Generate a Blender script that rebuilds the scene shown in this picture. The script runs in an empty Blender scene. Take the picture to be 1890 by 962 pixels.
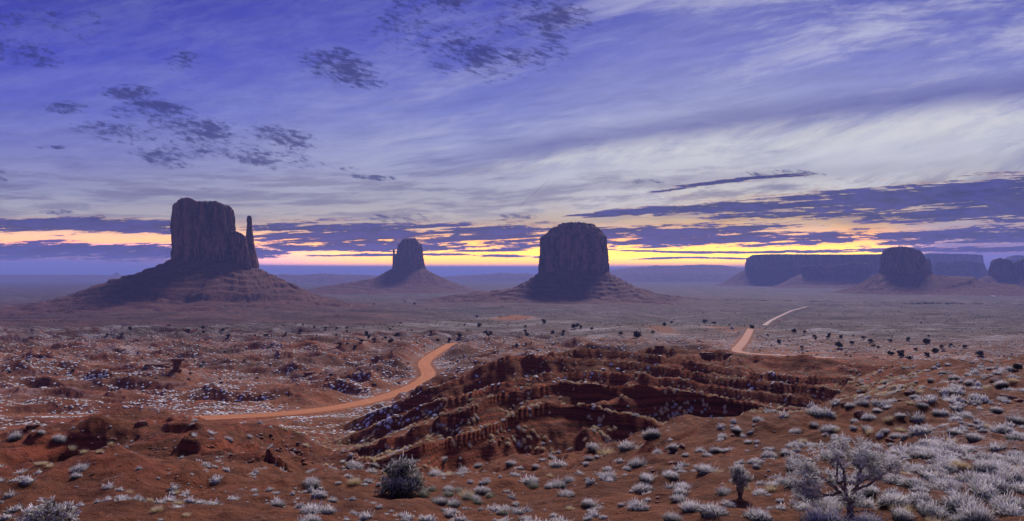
import bpy, math, random
import numpy as np
from mathutils import Vector, Matrix

C = bpy.context.scene.collection
random.seed(7); rng = np.random.default_rng(11)

# ------------------------------------------------------------------ camera
F = 1350.0            # focal length in photograph pixels (photo is 1890 wide)
HOR = 508.0           # row of the horizon
CAMZ = 120.0          # camera height above the datum of the valley
cam = bpy.data.cameras.new("camera"); camo = bpy.data.objects.new("camera", cam); C.objects.link(camo)
camo.location = (0, 0, CAMZ); camo.rotation_euler = (math.radians(90), 0, 0)
cam.sensor_width = 36.0; cam.lens = 36.0 * F / 1890.0
cam.shift_y = (HOR - 481.0) / 1890.0
cam.clip_start = 0.2; cam.clip_end = 200000.0
bpy.context.scene.camera = camo
sc = bpy.context.scene
sc.view_settings.view_transform = 'Standard'; sc.view_settings.look = 'None'
sc.view_settings.exposure = 0.0; sc.view_settings.gamma = 1.0
sc.view_settings.use_curve_mapping = False

SUN_AZ, SUN_EL = 18.0, 41.0     # degrees right of the view, degrees up
SUN_STRENGTH, SUN_ANGLE = 4.5, 12.0
HAZE_DENSITY = 0.000068
HAZE_COLOR = (0.34, 0.43, 1.0, 1.0)

# ------------------------------------------------------------------ node helper
class NT:
    def __init__(s, tree): s.t = tree; s.n = tree.nodes; s.l = tree.links
    def new(s, kind, **kw):
        nd = s.n.new(kind)
        for k, v in kw.items(): setattr(nd, k, v)
        return nd
    def put(s, sock, v):
        if isinstance(v, E): s.l.new(v.o, sock)
        elif isinstance(v, bpy.types.NodeSocket): s.l.new(v, sock)
        elif isinstance(v, (tuple, list)) and sock.type == 'RGBA' and len(v) == 3: sock.default_value = (*v, 1)
        else: sock.default_value = v
    def math(s, op, *a, clamp=False):
        nd = s.new('ShaderNodeMath', operation=op); nd.use_clamp = clamp
        for i, v in enumerate(a): s.put(nd.inputs[i], v)
        return E(s, nd.outputs[0])
    def comb(s, x, y, z=0.0):
        nd = s.new('ShaderNodeCombineXYZ')
        for i, v in enumerate((x, y, z)): s.put(nd.inputs[i], v)
        return nd.outputs[0]
    def noise(s, vec, scale=1.0, detail=4.0, rough=0.55, dist=0.0, color=False):
        nd = s.new('ShaderNodeTexNoise'); s.put(nd.inputs['Vector'], vec)
        nd.inputs['Scale'].default_value = scale; nd.inputs['Detail'].default_value = detail
        nd.inputs['Roughness'].default_value = rough; nd.inputs['Distortion'].default_value = dist
        return nd.outputs['Color'] if color else E(s, nd.outputs[0])
    def voro(s, vec, scale, feature='F1', out='Distance'):
        nd = s.new('ShaderNodeTexVoronoi', feature=feature); s.put(nd.inputs['Vector'], vec)
        nd.inputs['Scale'].default_value = scale
        return E(s, nd.outputs[out])
    def step(s, x, a, b):       # smoothstep a..b -> 0..1 (a may exceed b)
        nd = s.new('ShaderNodeMapRange', interpolation_type='SMOOTHSTEP')
        s.put(nd.inputs['Value'], x); 
        if a < b:
            nd.inputs[1].default_value = a; nd.inputs[2].default_value = b; nd.inputs[3].default_value = 0; nd.inputs[4].default_value = 1
        else:
            nd.inputs[1].default_value = b; nd.inputs[2].default_value = a; nd.inputs[3].default_value = 1; nd.inputs[4].default_value = 0
        return E(s, nd.outputs[0])
    def mix(s, f, a, b, blend='MIX'):
        nd = s.new('ShaderNodeMix', data_type='RGBA', blend_type=blend)
        s.put(nd.inputs[0], f); s.put(nd.inputs[6], a); s.put(nd.inputs[7], b)
        return nd.outputs[2]
    def ramp(s, f, stops, interp='LINEAR'):
        nd = s.new('ShaderNodeValToRGB'); s.put(nd.inputs[0], f)
        r = nd.color_ramp; r.interpolation = interp
        while len(r.elements) < len(stops): r.elements.new(0.5)
        for e, (p, c) in zip(r.elements, stops): e.position = p; e.color = (*c, 1)
        return nd.outputs[0]
    def attr(s, name, out='Fac'):
        nd = s.new('ShaderNodeAttribute'); nd.attribute_name = name
        return E(s, nd.outputs[out]) if out == 'Fac' else nd.outputs[out]
class E:
    def __init__(s, nt, o): s.nt = nt; s.o = o
    def __add__(s, b): return s.nt.math('ADD', s, b)
    __radd__ = __add__
    def __mul__(s, b): return s.nt.math('MULTIPLY', s, b)
    __rmul__ = __mul__
    def __sub__(s, b): return s.nt.math('SUBTRACT', s, b)
    def __rsub__(s, b): return s.nt.math('SUBTRACT', b, s)
    def __truediv__(s, b): return s.nt.math('DIVIDE', s, b)
    def __neg__(s): return s.nt.math('MULTIPLY', s, -1.0)
    def clamp(s): return s.nt.math('ADD', s, 0.0, clamp=True)
    def max(s, b): return s.nt.math('MAXIMUM', s, b)
    def min(s, b): return s.nt.math('MINIMUM', s, b)
    def abs(s): return s.nt.math('ABSOLUTE', s)

def lin(r, g, b, k=1.0):
    f = lambda c: (c/255/12.92 if c/255 <= 0.04045 else ((c/255+0.055)/1.055)**2.4)
    return (f(r)*k, f(g)*k, f(b)*k)

# ------------------------------------------------------------------ world: dawn sky with clouds
world = bpy.data.worlds.new("World"); sc.world = world; world.use_nodes = True
def build_world():
    nt = NT(world.node_tree); nt.n.clear()
    tc = nt.new('ShaderNodeTexCoord'); sp = nt.new('ShaderNodeSeparateXYZ'); nt.l.new(tc.outputs['Generated'], sp.inputs[0])
    X, Y, Z = (E(nt, sp.outputs[i]) for i in range(3))
    yy = Y.abs().max(0.3)
    U = X / yy; V = (Z / yy)                   # rows of clouds lie across the valley
    u = lambda px: (px-945)/F
    v = lambda py: (HOR-py)/F
    VM = 0.5
    Vr = (V / VM).clamp()
    pos = lambda py: max(0.0, v(py)/VM)
    left = nt.ramp(Vr, [(0.0, lin(128,122,185)), (pos(485), lin(112,106,190)), (pos(458), lin(150,115,165)), (pos(446), lin(255,160,80)), (pos(430), lin(250,190,130)),
                        (pos(395), lin(190,182,184)), (pos(350), lin(156,156,188)), (pos(290), lin(128,130,196)), (pos(200), lin(100,106,205)), (pos(100), lin(70,76,196)), (pos(0), lin(58,62,176)), (1.0, lin(52,54,150))])
    mid = nt.ramp(Vr, [(0.0, lin(128,122,190)), (pos(494), lin(125,112,180)), (pos(487), lin(255,165,0)), (pos(470), lin(255,180,0)), (pos(440), lin(252,172,40)),
                        (pos(410), lin(212,195,175)), (pos(370), lin(185,180,190)), (pos(300), lin(166,170,208)), (pos(200), lin(126,132,208)), (pos(100), lin(94,98,200)), (pos(0), lin(76,80,188)), (1.0, lin(60,62,150))])
    right = nt.ramp(Vr, [(0.0, lin(128,122,190)), (pos(496), lin(135,115,180)), (pos(488), lin(255,170,0)), (pos(472), lin(255,200,0)), (pos(440), lin(255,165,35)),
                        (pos(405), lin(245,200,120)), (pos(350), lin(222,216,208)), (pos(270), lin(206,208,222)), (pos(190), lin(160,164,212)), (pos(100), lin(124,128,206)), (pos(0), lin(98,102,190)), (1.0, lin(64,66,150))])
    far = nt.ramp(Vr, [(0.0, lin(118,112,190)), (pos(490), lin(120,115,195)), (pos(465), lin(130,115,190)), (pos(440), lin(175,150,175)),
                        (pos(400), lin(210,190,180)), (pos(350), lin(222,218,208)), (pos(270), lin(208,208,220)), (pos(190), lin(158,162,210)), (pos(100), lin(124,128,204)), (pos(0), lin(98,102,190)), (1.0, lin(64,66,150))])
    base = nt.mix(nt.step(U, u(150), u(800)), left, mid)
    base = nt.mix(nt.step(U, u(850), u(1350)), base, right)
    base = nt.mix(nt.step(U, u(1600), u(1760)), base, far)
    # cirrus veil: long streaks that climb to the right
    tilt = V - U.max(-0.2) * 0.13 * nt.step(V, 0.02, 0.2)
    warp = nt.noise(nt.comb(U*2.2, V*5.0, 3.0), 1.0, 3) - 0.5
    st = nt.noise(nt.comb(U*3.0 + warp*1.2, tilt*26.0 + warp*2.2, 1.7), 1.0, 7, 0.62)
    st2 = nt.noise(nt.comb(U*9.0 + warp*2.0, tilt*75.0 + warp*4.0, 8.1), 1.0, 6, 0.65)
    wisp = nt.noise(nt.comb(U*7.0 + tilt*10 + warp*2.0, tilt*30.0 - U*8.0, 5.5), 1.0, 8, 0.7)
    big = nt.noise(nt.comb(U*1.6+4.0, tilt*10.0, 2.2), 1.0, 3, 0.5)
    veil = nt.step(V, 0.03, 0.11)
    bright = nt.step(st*0.5 + big*0.3 + wisp*0.2, 0.48, 0.64) * nt.step(U + V*(-1.2), -0.75, 0.1) * veil
    shade = nt.step(st*0.5 + st2*0.25 + big*0.25, 0.50, 0.38) * veil
    col = nt.mix(bright*0.62, base, lin(228,228,238))
    col = nt.mix(shade*nt.step(V, 0.30, 0.15)*0.55, col, lin(98,98,160))
    col = nt.mix(nt.step(wisp, 0.35, 0.7)*0.12*veil, col, lin(210,215,240))
    col = nt.mix(nt.step(st2, 0.6, 0.35)*0.14*veil, col, lin(70,72,150))
    # the dark streak above the bright sweep, right
    def band(pts, hw0, hw1, soft):            # a quadratic line through three photo points, half-width growing along it
        (x0,y0),(x1,y1),(x2,y2) = [(u(a), v(b)) for a, b in pts]
        A = np.array([[x0*x0,x0,1],[x1*x1,x1,1],[x2*x2,x2,1]]); c = np.linalg.solve(A, np.array([y0,y1,y2]))
        ln = U*U*float(c[0]) + U*float(c[1]) + float(c[2])
        k = ((U - x0) / (x2-x0)).clamp()
        hw = k*((hw1-hw0)/F) + hw0/F
        d = (V - ln).abs() / hw
        ends = nt.step(U, x0-soft/F, x0+soft/F) * nt.step(U, x2+soft/F, x2-soft/F)
        return nt.step(d, 1.6, 0.0) * ends
    s1 = band([(900,290),(1350,225),(2000,150)], 22, 30, 150)
    col = nt.mix(s1*(st2*1.5).clamp()*0.8, col, lin(84,84,160))
    s1b = band([(900,318),(1350,265),(2000,215)], 20, 45, 150)
    col = nt.mix(s1b*nt.step(wisp, 0.3, 0.65)*0.75, col, lin(232,230,226))
    s1c = band([(1000,350),(1400,325),(2000,290)], 8, 18, 120)
    col = nt.mix(s1c*nt.step(st2, 0.35, 0.6)*0.5, col, lin(150,145,175))
    # thin grey streaks low in the middle
    low = nt.step(V, v(420), v(385)) * nt.step(V, v(300), v(345))
    col = nt.mix(low*nt.step(st2, 0.56, 0.40)*0.5, col, lin(120,112,145))
    # orange rents between the dark clouds
    rag = nt.noise(nt.comb(U*11.0, V*230.0 - U*14.0, 4.4), 1.0, 10, 0.68)
    rag2 = nt.noise(nt.comb(U*7.0, V*95.0 - U*5.0, 9.9), 1.0, 10, 0.7)
    puff = nt.noise(nt.comb(U*34.0 + warp*2, V*110.0 + U*10.0, 12.0), 1.0, 10, 0.72)
    # dark stratus banks: (line through three points, half width start/end, softness)
    banks = [([(-400,414),(150,416),(420,420)], 14, 18, 60), ([(-400,464),(150,463),(520,468)], 18, 16, 60),
             ([(440,434),(760,436),(1040,432)], 26, 28, 70), ([(470,455),(700,458),(860,460)], 9, 8, 60),
             ([(780,428),(1100,435),(1480,434)], 14, 26, 100),
             ([(1060,400),(1450,376),(2300,345)], 5, 52, 60), ([(1280,402),(1600,396),(2300,392)], 6, 34, 80),
             ([(1430,442),(1650,438),(2300,440)], 14, 24, 120), ([(1230,350),(1380,330),(1480,322)], 5, 4, 60),
             ([(1550,465),(1800,460),(2300,462)], 4, 12, 60),
             ([(560,473),(800,470),(1000,474)], 2.5, 3, 60), ([(1140,462),(1300,466),(1580,461)], 2, 3.5, 90), ([(1180,478),(1290,476),(1420,480)], 2, 2, 60), ([(820,462),(900,463),(990,462)], 3, 2.5, 40)]
    m = None
    for pts, a, b, s_ in banks:
        x = band(pts, a, b, s_)
        m = x if m is None else m.max(x)
    dens = m*0.86 + (rag-0.5)*2.5 + (rag2-0.5)*1.9 + (puff-0.5)*1.3
    dark = nt.step(dens, 0.36, 0.60)*nt.step(m, 0.03, 0.2)
    edge = nt.step(dens, 0.22, 0.40) * (1.0 - dark)*nt.step(m, 0.03, 0.2)
    cdark = nt.mix(nt.step(puff + rag2, 0.85, 1.2), lin(28,26,90), lin(60,54,140))
    col = nt.mix(edge*0.34, col, lin(215,140,95))
    col = nt.mix(dark*0.95, col, cdark)
    # small ragged clouds high up: ellipses (px, py, half width, half height, slope)
    spots = [(200,245,70,16,0.1),(340,250,95,34,0.15),(470,285,95,18,0.18),(565,305,70,8,0.1),(300,290,50,14,0.1),(120,200,36,10,0),
             (630,130,75,26,0.15),(335,112,28,16,0),(25,95,70,24,0.1),(5,325,16,14,0),(100,272,34,3,0),(628,100,18,12,0),
             (800,40,110,75,0.2),(960,75,90,60,-0.2),(1010,20,110,40,-0.1),(812,122,26,18,0.4),(905,100,45,26,0),(690,328,34,4,0.05),
             (745,402,55,9,0),(950,400,30,4,0),(180,402,16,4,0),(100,392,26,4,0),(15,40,26,14,0.1),(130,40,60,24,0.3),(1450,320,60,6,0),(1190,335,30,4,0),(235,170,40,14,0),(270,205,60,16,0),(520,255,60,16,0.2)]
    m = None
    for px, py, hw, hh, sl in spots:
        du = (U - u(px)) * (F/hw); dv = (V - v(py) + (U-u(px))*sl) * (F/hh)
        x = nt.step(du*du + dv*dv, 3.2, 0.0)
        if px in (800, 960, 1010, 130, 15): x = x * 0.78
        m = x if m is None else m.max(x)
    fleck = nt.noise(nt.comb(U*62.0 + warp*5, V*170.0 + U*34.0, 21.0), 1.0, 10, 0.72)
    fleck2 = nt.noise(nt.comb(U*11.0, V*26.0 + U*5.0, 31.0), 1.0, 4, 0.6)
    d2 = m*0.62 + (fleck-0.5)*2.7 + (fleck2-0.5)*1.9
    dk = nt.step(d2, 0.34, 0.92) * nt.step(m, 0.02, 0.25)
    col = nt.mix(dk*0.8, col, lin(40,38,108))
    # contrail
    cx = (U - u(955))/(u(1010)-u(955)); cl = ((V - v(385)) - cx*(v(335)-v(385))).abs()
    tr = nt.step(cl, 0.0013, 0.0003) * nt.step(cx, 0.0, 0.1) * nt.step(cx, 1.2, 0.8)
    col = nt.mix(tr*0.35, col, lin(110,90,120))
    # low glow has to shine through kilometres of morning haze
    gl = nt.step(V, 0.075, 0.012)
    sat = nt.new('ShaderNodeSeparateColor'); nt.l.new(col, sat.inputs[0])
    warm = nt.step(E(nt, sat.outputs[0]) - E(nt, sat.outputs[2]), 0.0, 0.35)
    gain = gl*0.40 + gl*warm*4.2*nt.step(V, 0.008, 0.018) + 1.0
    sky = nt.new('ShaderNodeTexSky', sky_type='NISHITA'); sky.sun_disc = False
    sky.sun_elevation = math.radians(SUN_EL); sky.sun_rotation = math.radians(SUN_AZ); sky.altitude = 1600
    vm = nt.new('ShaderNodeVectorMath', operation='SCALE'); nt.l.new(col, vm.inputs[0]); nt.put(vm.inputs['Scale'], gain)
    bg1 = nt.new('ShaderNodeBackground'); nt.l.new(vm.outputs[0], bg1.inputs[0]); bg1.inputs[1].default_value = 0.90
    bg2 = nt.new('ShaderNodeBackground'); nt.l.new(sky.outputs[0], bg2.inputs[0]); bg2.inputs[1].default_value = 0.004
    ad = nt.new('ShaderNodeAddShader'); nt.l.new(bg1.outputs[0], ad.inputs[0]); nt.l.new(bg2.outputs[0], ad.inputs[1])
    out = nt.new('ShaderNodeOutputWorld'); nt.l.new(ad.outputs[0], out.inputs[0])
build_world()

# ------------------------------------------------------------------ sun (soft dawn glow from behind the clouds)
sun = bpy.data.lights.new("sun", 'SUN'); suno = bpy.data.objects.new("sun", sun); C.objects.link(suno)
sun.energy = SUN_STRENGTH; sun.angle = math.radians(SUN_ANGLE); sun.color = (1.0, 0.88, 0.80)
a, e = math.radians(SUN_AZ), math.radians(SUN_EL)
sdir = Vector((math.sin(a)*math.cos(e), math.cos(a)*math.cos(e), math.sin(e)))
suno.rotation_euler = sdir.to_track_quat('Z', 'Y').to_euler()
suno.location = (0, 0, 300)
sc.cycles.max_bounces = 4; sc.cycles.diffuse_bounces = 2; sc.cycles.volume_bounces = 1
sc.cycles.glossy_bounces = 1; sc.cycles.transmission_bounces = 1
sc.cycles.use_denoising = True
sc.cycles.caustics_reflective = False; sc.cycles.caustics_refractive = False

# ------------------------------------------------------------------ noise
def _hash(ix, iy, seed):
    h = (ix.astype(np.int64)*374761393 + iy.astype(np.int64)*668265263 + seed*1442695041) & 0xFFFFFFFF
    h = ((h ^ (h >> 13)) * 1274126177) & 0xFFFFFFFF
    return (h ^ (h >> 16)) & 0xFFFF
def pn(x, y, seed=0):
    x = np.asarray(x, float); y = np.asarray(y, float)
    x0 = np.floor(x); y0 = np.floor(y); fx = x-x0; fy = y-y0
    ux = fx*fx*fx*(fx*(fx*6-15)+10); uy = fy*fy*fy*(fy*(fy*6-15)+10)
    def g(ix, iy, dx, dy):
        an = _hash(ix, iy, seed)*(2*math.pi/65536.0)
        return np.cos(an)*dx + np.sin(an)*dy
    a = g(x0, y0, fx, fy); b = g(x0+1, y0, fx-1, fy); c = g(x0, y0+1, fx, fy-1); d = g(x0+1, y0+1, fx-1, fy-1)
    return ((a*(1-ux)+b*ux)*(1-uy) + (c*(1-ux)+d*ux)*uy)*1.5
def fbm(x, y, o=4, seed=0, r=0.5):
    s = 0; a = 1.0
    for i in range(o): s = s + a*pn(x*2**i+i*17.3, y*2**i-i*9.1, seed+i); a *= r
    return s
def ridged(x, y, o=4, seed=0, r=0.5):
    s = 0; a = 1.0; t = 0
    for i in range(o): s = s + a*(1-2*np.abs(pn(x*2**i+i*7.7, y*2**i+i*3.1, seed+i))); t += a; a *= r
    return s/t
def ss(x, a, b):
    t = np.clip((x-a)/(b-a), 0, 1); return t*t*(3-2*t)
def terrace(z, h, sharp, warp):
    q = z/h + warp; k = np.floor(q); f = q-k
    f2 = np.where(f < 0.75, f*(0.25/0.75), 0.25 + (f-0.75)*3.0)
    return (k + f*(1-sharp) + f2*sharp - warp)*h

# ------------------------------------------------------------------ terrain height
DM = np.array([(0,1.75),(2,2.2),(5,3.3),(10,4.7),(16,6.6),(70,20),(100,27),(200,42),(290,50),(400,53),(600,59),(900,72),(1200,88),(1600,101),(2500,109),(5000,111),(60000,111)], float)
def interp_log(Y, tab): return np.interp(np.log(Y+3), np.log(tab[:,0]+3), tab[:,1])
NC = np.array([(-600,95,790),(-300,95,790),(0,90,808),(60,93,790),(110,95,796),(160,98,779),(220,100,769),(275,98,779),(335,98,789),(480,92,792),(600,84,815),(700,70,840),(800,62,843),(900,60,838),(1000,60,830),
               (1100,60,817),(1200,62,792),(1300,66,776),(1400,72,764),(1500,82,745),(1560,100,716),(1650,120,690),(1750,130,673),(1890,135,663),(2500,140,655)], float)
# crests of the ridges: (px, Y, py); front slope, back slope, ledge height
RIDGES = [
 ([(790,88,822),(830,93,812),(900,99,790),(960,105,760),(1005,108,743),(1060,107,750),(1110,105,753),(1150,103,764),(1200,100,775),(1300,96,780),(1420,92,775)], 0.62, 0.24, 0.9),
 ([(860,122,752),(930,128,728),(1000,132,712),(1015,134,704),(1080,133,708),(1170,130,716),(1280,128,722),(1340,124,738),(1400,118,745),(1470,112,752)], 0.60, 0.24, 1.3),
 ([(820,160,738),(880,166,722),(950,172,700),(1010,176,688),(1100,172,686),(1160,168,690),(1260,160,700),(1330,152,716),(1400,145,724),(1480,135,735)], 0.55, 0.24, 0.9),
 ([(850,200,700),(905,205,668),(945,208,655),(1050,208,661),(1110,204,665),(1200,196,672),(1260,188,683),(1340,178,698),(1420,166,706),(1520,150,716)], 0.60, 0.24, 0.9),
 ([(1020,236,650),(1060,240,641),(1110,238,645),(1160,234,650),(1200,230,655),(1260,224,664),(1320,214,676),(1400,200,688),(1470,188,694),(1560,170,698)], 0.60, 0.24, 1.1),
 ([(1110,268,655),(1180,270,648),(1212,270,637),(1240,268,643),(1290,264,648),(1340,258,645),(1365,252,656),(1420,248,658),(1470,244,655),(1540,236,665),(1620,222,676),(1690,206,672),(1740,190,667),(1800,160,664)], 0.42, 0.30, 0.9),
 ([(300,760,640),(400,740,632),(500,700,625),(600,780,612),(700,850,600),(800,950,594),(900,1050,585),(960,1050,583),(1050,950,592),(1150,850,600),(1250,880,598),(1385,850,604),(1500,720,613),(1600,600,625),(1700,470,642),(1800,380,660),(1890,330,675),(2300,300,690)], 0.045, 0.22, 0.0),
]
ROADS = [   # (px, py) centre line on the ground, width
 ([(-260,830),(-60,822),(0,812),(100,792),(200,781),(300,775),(400,771),(500,768),(580,760),(650,748),(700,737),(745,722),(775,708),(792,696),(790,684),(780,674),(786,664),(803,652),(818,643),(832,634),(850,633)], 8.5),
 ([(1560,662),(1460,657),(1400,655),(1362,652),(1355,649),(1368,636),(1378,622),(1386,606)], 7.5),
 ([(1410,601),(1422,592),(1440,583),(1462,573),(1490,566)], 7.5),
]
_PX = np.arange(-1400, 3400, 4.0)
def sm_table(p, sig):
    pts = np.array(p, float); out = []
    k = np.exp(-0.5*(np.arange(-60,61)*4.0/sig)**2); k /= k.sum()
    for c in range(1, pts.shape[1]):
        v = np.interp(_PX, pts[:,0], pts[:,c]); out.append(np.convolve(np.pad(v, 60, mode='edge'), k, 'valid'))
    return out
def DMf(Y): return interp_log(Y, DM)
def polar(x, y):
    r = np.hypot(x, y); ph = np.arctan2(x, y); pc = np.clip(ph, -0.74, 0.74)
    return 945+F*np.tan(pc), r*np.cos(pc), r
def h_base(x, y):
    px, Y, r = polar(x, y)
    d = DMf(Y)
    # broad relief of the middle distance
    wm = ss(Y, 150, 420)*(1-ss(Y, 1500, 4500))
    big = fbm(x/260.0, y/150.0, 4, 3)
    d = d - wm*big*(5.0 + 3*ss(Y,500,1500))*(1-0.6*ss(px,1450,1700))
    wl = ss(Y, 200, 330)*(1-ss(Y, 800, 1600))
    led = ridged(x/85.0+2, y/46.0, 4, 31)
    d = d - wl*np.clip(led-0.3,0,1)*12.0*(0.4+0.6*(1-ss(px,1000,1500)))
    d = d - ss(Y,900,2500)*(1-ss(Y,6000,12000))*fbm(x/700.0, y/240.0, 5, 9)*6.0
    ft = (1-ss(px, 620, 860))*ss(Y, 1000, 1400)*(1-ss(Y, 2300, 2700)); d = d - ft*terrace(fbm(x/500.0, y/120.0, 4, 33)*9.0 + (Y-1000)*0.004, 3.0, 0.9, 0)*0.8
    # bad-lands shelf
    wb = ss(px+fbm(x/18.0, y/18.0, 3, 45)*60, 680, 980)*(1-ss(Y, 268, 330))*(1-ss(px,1700,1850))
    shelf = 25.0 + 6.5*ss(Y, 95, 235) - 1.2*fbm(x/22.0, y/16.0, 4, 5)
    d = d*(1-wb) + np.minimum(d, shelf)*wb + wb*0
    z = -d
    for pts, fs, bs, lh in RIDGES:
        p = np.array(pts, float); _a, _b = sm_table(pts, 11.0)
        Yc = np.interp(px, _PX, _a); pyc = np.interp(px, _PX, _b)
        if fs > 0.2:
            wob = fbm(px/70.0, px*0+lh*10+fs, 3, 40)
            Yc = Yc + fbm(x/24.0, y/40.0, 3, 40)*4.5
        zc = -(pyc-HOR)/F*Yc
        if fs > 0.2: zc = zc + fbm(x/5.0, y/12.0, 3, 41)*0.35
        out = np.maximum(p[0,0]-px, 0) + np.maximum(px-p[-1,0], 0); out = out*out/(out+18.0)
        zc = zc - out/F*Yc*(0.42 if fs > 0.2 else 0.06)
        dy = Yc - Y
        if fs > 0.2:
            gl = (fbm(x/9.0, y/11.0, 4, 50)*2.2 + ridged(x/6.0+y/15.0, y/16.0, 4, 52)*1.0)*ss(dy, 0, 6)
            zr = np.where(dy > 0, zc - dy*fs*(1-0.35*ss(dy,4,18)) - lh*ss(dy, 0.1, 0.7) + gl, zc + dy*bs)
        else:
            zr = np.where(dy > 0, zc - dy*fs, zc + dy*bs)
        k = 0.5 if fs > 0.2 else 2.5
        hmx = np.maximum(z, zr); z = hmx + np.log1p(np.exp(-np.abs(z-zr)/k))*k*0.35
    # near slope the camera stands on
    _a, _b = sm_table(NC, 14.0); Yn = np.interp(px, _PX, _a); pyn = np.interp(px, _PX, _b); Yn = Yn + fbm(px/60.0, px*0, 3, 60)*3
    dn = (pyn-HOR)/F*Yn
    t = (Y-16)/(Yn-16)
    dl = 6.0 + (dn-6.0)*np.clip(t, 0, 9)
    bow = np.clip(4*t*(1-t), 0, 1)
    dl = dl + bow*(0.9*(1-ss(px,1000,1500)) - 0.4)
    dnear = np.where(Y < 16, np.interp(Y, DM[:5,0], [1.75,2.2,3.3,4.6,6.0]), dl)
    fall = np.maximum(Y-Yn, 0)
    dnear = dnear + fall*(0.42 + 0.25*ss(px,500,700)*(1-ss(px,1500,1650)))*ss(fall, 0, 10)
    zn = -dnear
    # folds of the left hill
    wL = 1-ss(px, 480, 700)
    def spur(ax, ay, bx, by, wd, amp, sk=1.0):   # (px,Y) end points
        P = np.array([(ax-945)/F*ay, ay]); Q = np.array([(bx-945)/F*by, by]); D = Q-P; L = np.hypot(*D); D /= L
        s_ = np.clip((x-P[0])*D[0]+(y-P[1])*D[1], 0, L); ex = x-P[0]-s_*D[0]; ey = y-P[1]-s_*D[1]
        side = ex*D[1]-ey*D[0]; dd = np.hypot(ex, ey)
        w = np.where(side > 0, wd*sk, wd)
        return amp*np.exp(-(dd/w)**2)*1.0
    zn = zn + spur(60,62,165,66,5.0,1.2,0.7) - spur(-40,46,95,58,6.0,2.6,1.0) - spur(95,58,150,62,4.0,1.2)
    zn = zn + spur(280,95,330,60,9.0,1.5) - spur(235,88,195,70,3.0,1.5) + spur(370,64,470,46,6.0,1.6,0.5) - spur(500,80,430,52,7.0,1.6)
    zn = zn - spur(640,60,560,80,6,1.5) - spur(1490,70,1620,100,5,1.2) + spur(1560,104,1690,112,6,1.2) - spur(830,52,740,68,5,2.0)
    zn = zn + fbm(x/14.0, y/14.0, 5, 70, 0.55)*0.95*ss(Y, 14, 40) + (ridged(x/4.0, y/4.0, 3, 74)-0.4)*0.22*ss(Y,14,22)*(0.35+0.65*(1-ss(px,520,700)))
    zs = zn - (zn - terrace(zn, 1.7, 0.85, fbm(x/15.0, y/15.0, 4, 71)*1.4))*ss(Y, 24, 45)*np.clip(0.35+fbm(x/20.0, y/20.0, 2, 72)*1.8, 0, 1)*(1-0.75*ss(px,1150,1300)*(1-ss(Y,95,105)))
    z = np.where(Y < Yn*0.9, zs, np.maximum(zs, z + 0))
    # ledges
    wt = ss(Y, 80, 100)*(1-ss(Y, 560, 900))*(0.55+0.45*(1-ss(px,1300,1600)))
    zt = terrace(z, 2.1, 0.85, fbm(x/34.0, y/34.0, 4, 80)*1.3)
    z = z + (zt-z)*wt*np.clip(0.3+fbm(x/40.0, y/25.0, 3, 81)*1.7, 0, 0.9)
    # rough ground
    z = z + fbm(x/5.0, y/5.0, 4, 90, 0.6)*0.22*(1-ss(Y,150,400)) + fbm(x/1.3, y/1.3, 3, 93)*0.075*(1-ss(Y,60,120))
    z = z + ridged(x/9.0, y/9.0, 3, 95)*0.35*ss(Y,60,100)*(1-ss(Y,700,1200)) + ss(Y,600,1500)*fbm(x/60.0, y/40.0, 4, 97)*1.8*(1-ss(Y,6000,9000)) + ss(Y,620,1000)*(1-ss(Y,2600,4500))*(ridged(x/300.0, y/75.0, 4, 98)-0.3)*5.0*(0.35+0.65*ss(px,900,1400)+0.3*(1-ss(px,300,600)))
    return z + CAMZ
def ray(px, py, Ys, zs):
    line = CAMZ - (py-HOR)/F*Ys
    hit = np.where(zs >= line)[0]
    return Ys[hit[0]] if len(hit) else None
_RY = np.concatenate([np.linspace(10,120,500), np.linspace(120.5,400,500), np.linspace(402,1600,600), np.linspace(1620,12000,600)])
def ground_at(px, py, hf, y0=10):
    Ys = _RY[_RY >= y0]; zs = hf((px-945)/F*Ys, Ys)
    Yh = ray(px, py, Ys, zs)
    if Yh is None: return None
    return (px-945)/F*Yh, Yh
# roads: world-space centre lines with smoothed heights
ROADW = []
for pts, w in ROADS:
    far_ = pts[0][0] == 1410; y0 = 180 if w == 8.5 else (1000 if far_ else 430)
    wp = []
    for (px, py) in pts:
        yy = y0
        d_guess = None
        # height of the broad slope, solved for the depth where the line of sight meets it
        Ys = np.linspace(y0, 2600 if far_ else 1000, 1600)
        dd = DMf(Ys) - (8 if far_ else 0)
        if w == 7.5 and not far_: dd = 52 + (Ys-480)*0.018
        line = (py-HOR)/F*Ys
        i = np.where(line >= dd)[0]
        if len(i) == 0: continue
        Yh = Ys[i[0]]; wp.append(((px-945)/F*Yh, Yh, -(py-HOR)/F*Yh + CAMZ))
    wp = np.array(wp)
    # Catmull-like resample
    s_ = np.concatenate([[0], np.cumsum(np.hypot(np.diff(wp[:,0]), np.diff(wp[:,1])))])
    n = int(s_[-1]/4)+2; q = np.linspace(0, s_[-1], n)
    R = np.stack([np.interp(q, s_, wp[:,i]) for i in range(3)], 1)
    kw = 9
    Rp = np.pad(R, ((kw,kw),(0,0)), mode='edge'); ker = np.hanning(2*kw+3)[1:-1]; ker /= ker.sum()
    R = np.stack([np.convolve(Rp[:,i], ker, 'valid') for i in range(3)], 1)
    ROADW.append((R, w))
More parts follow.
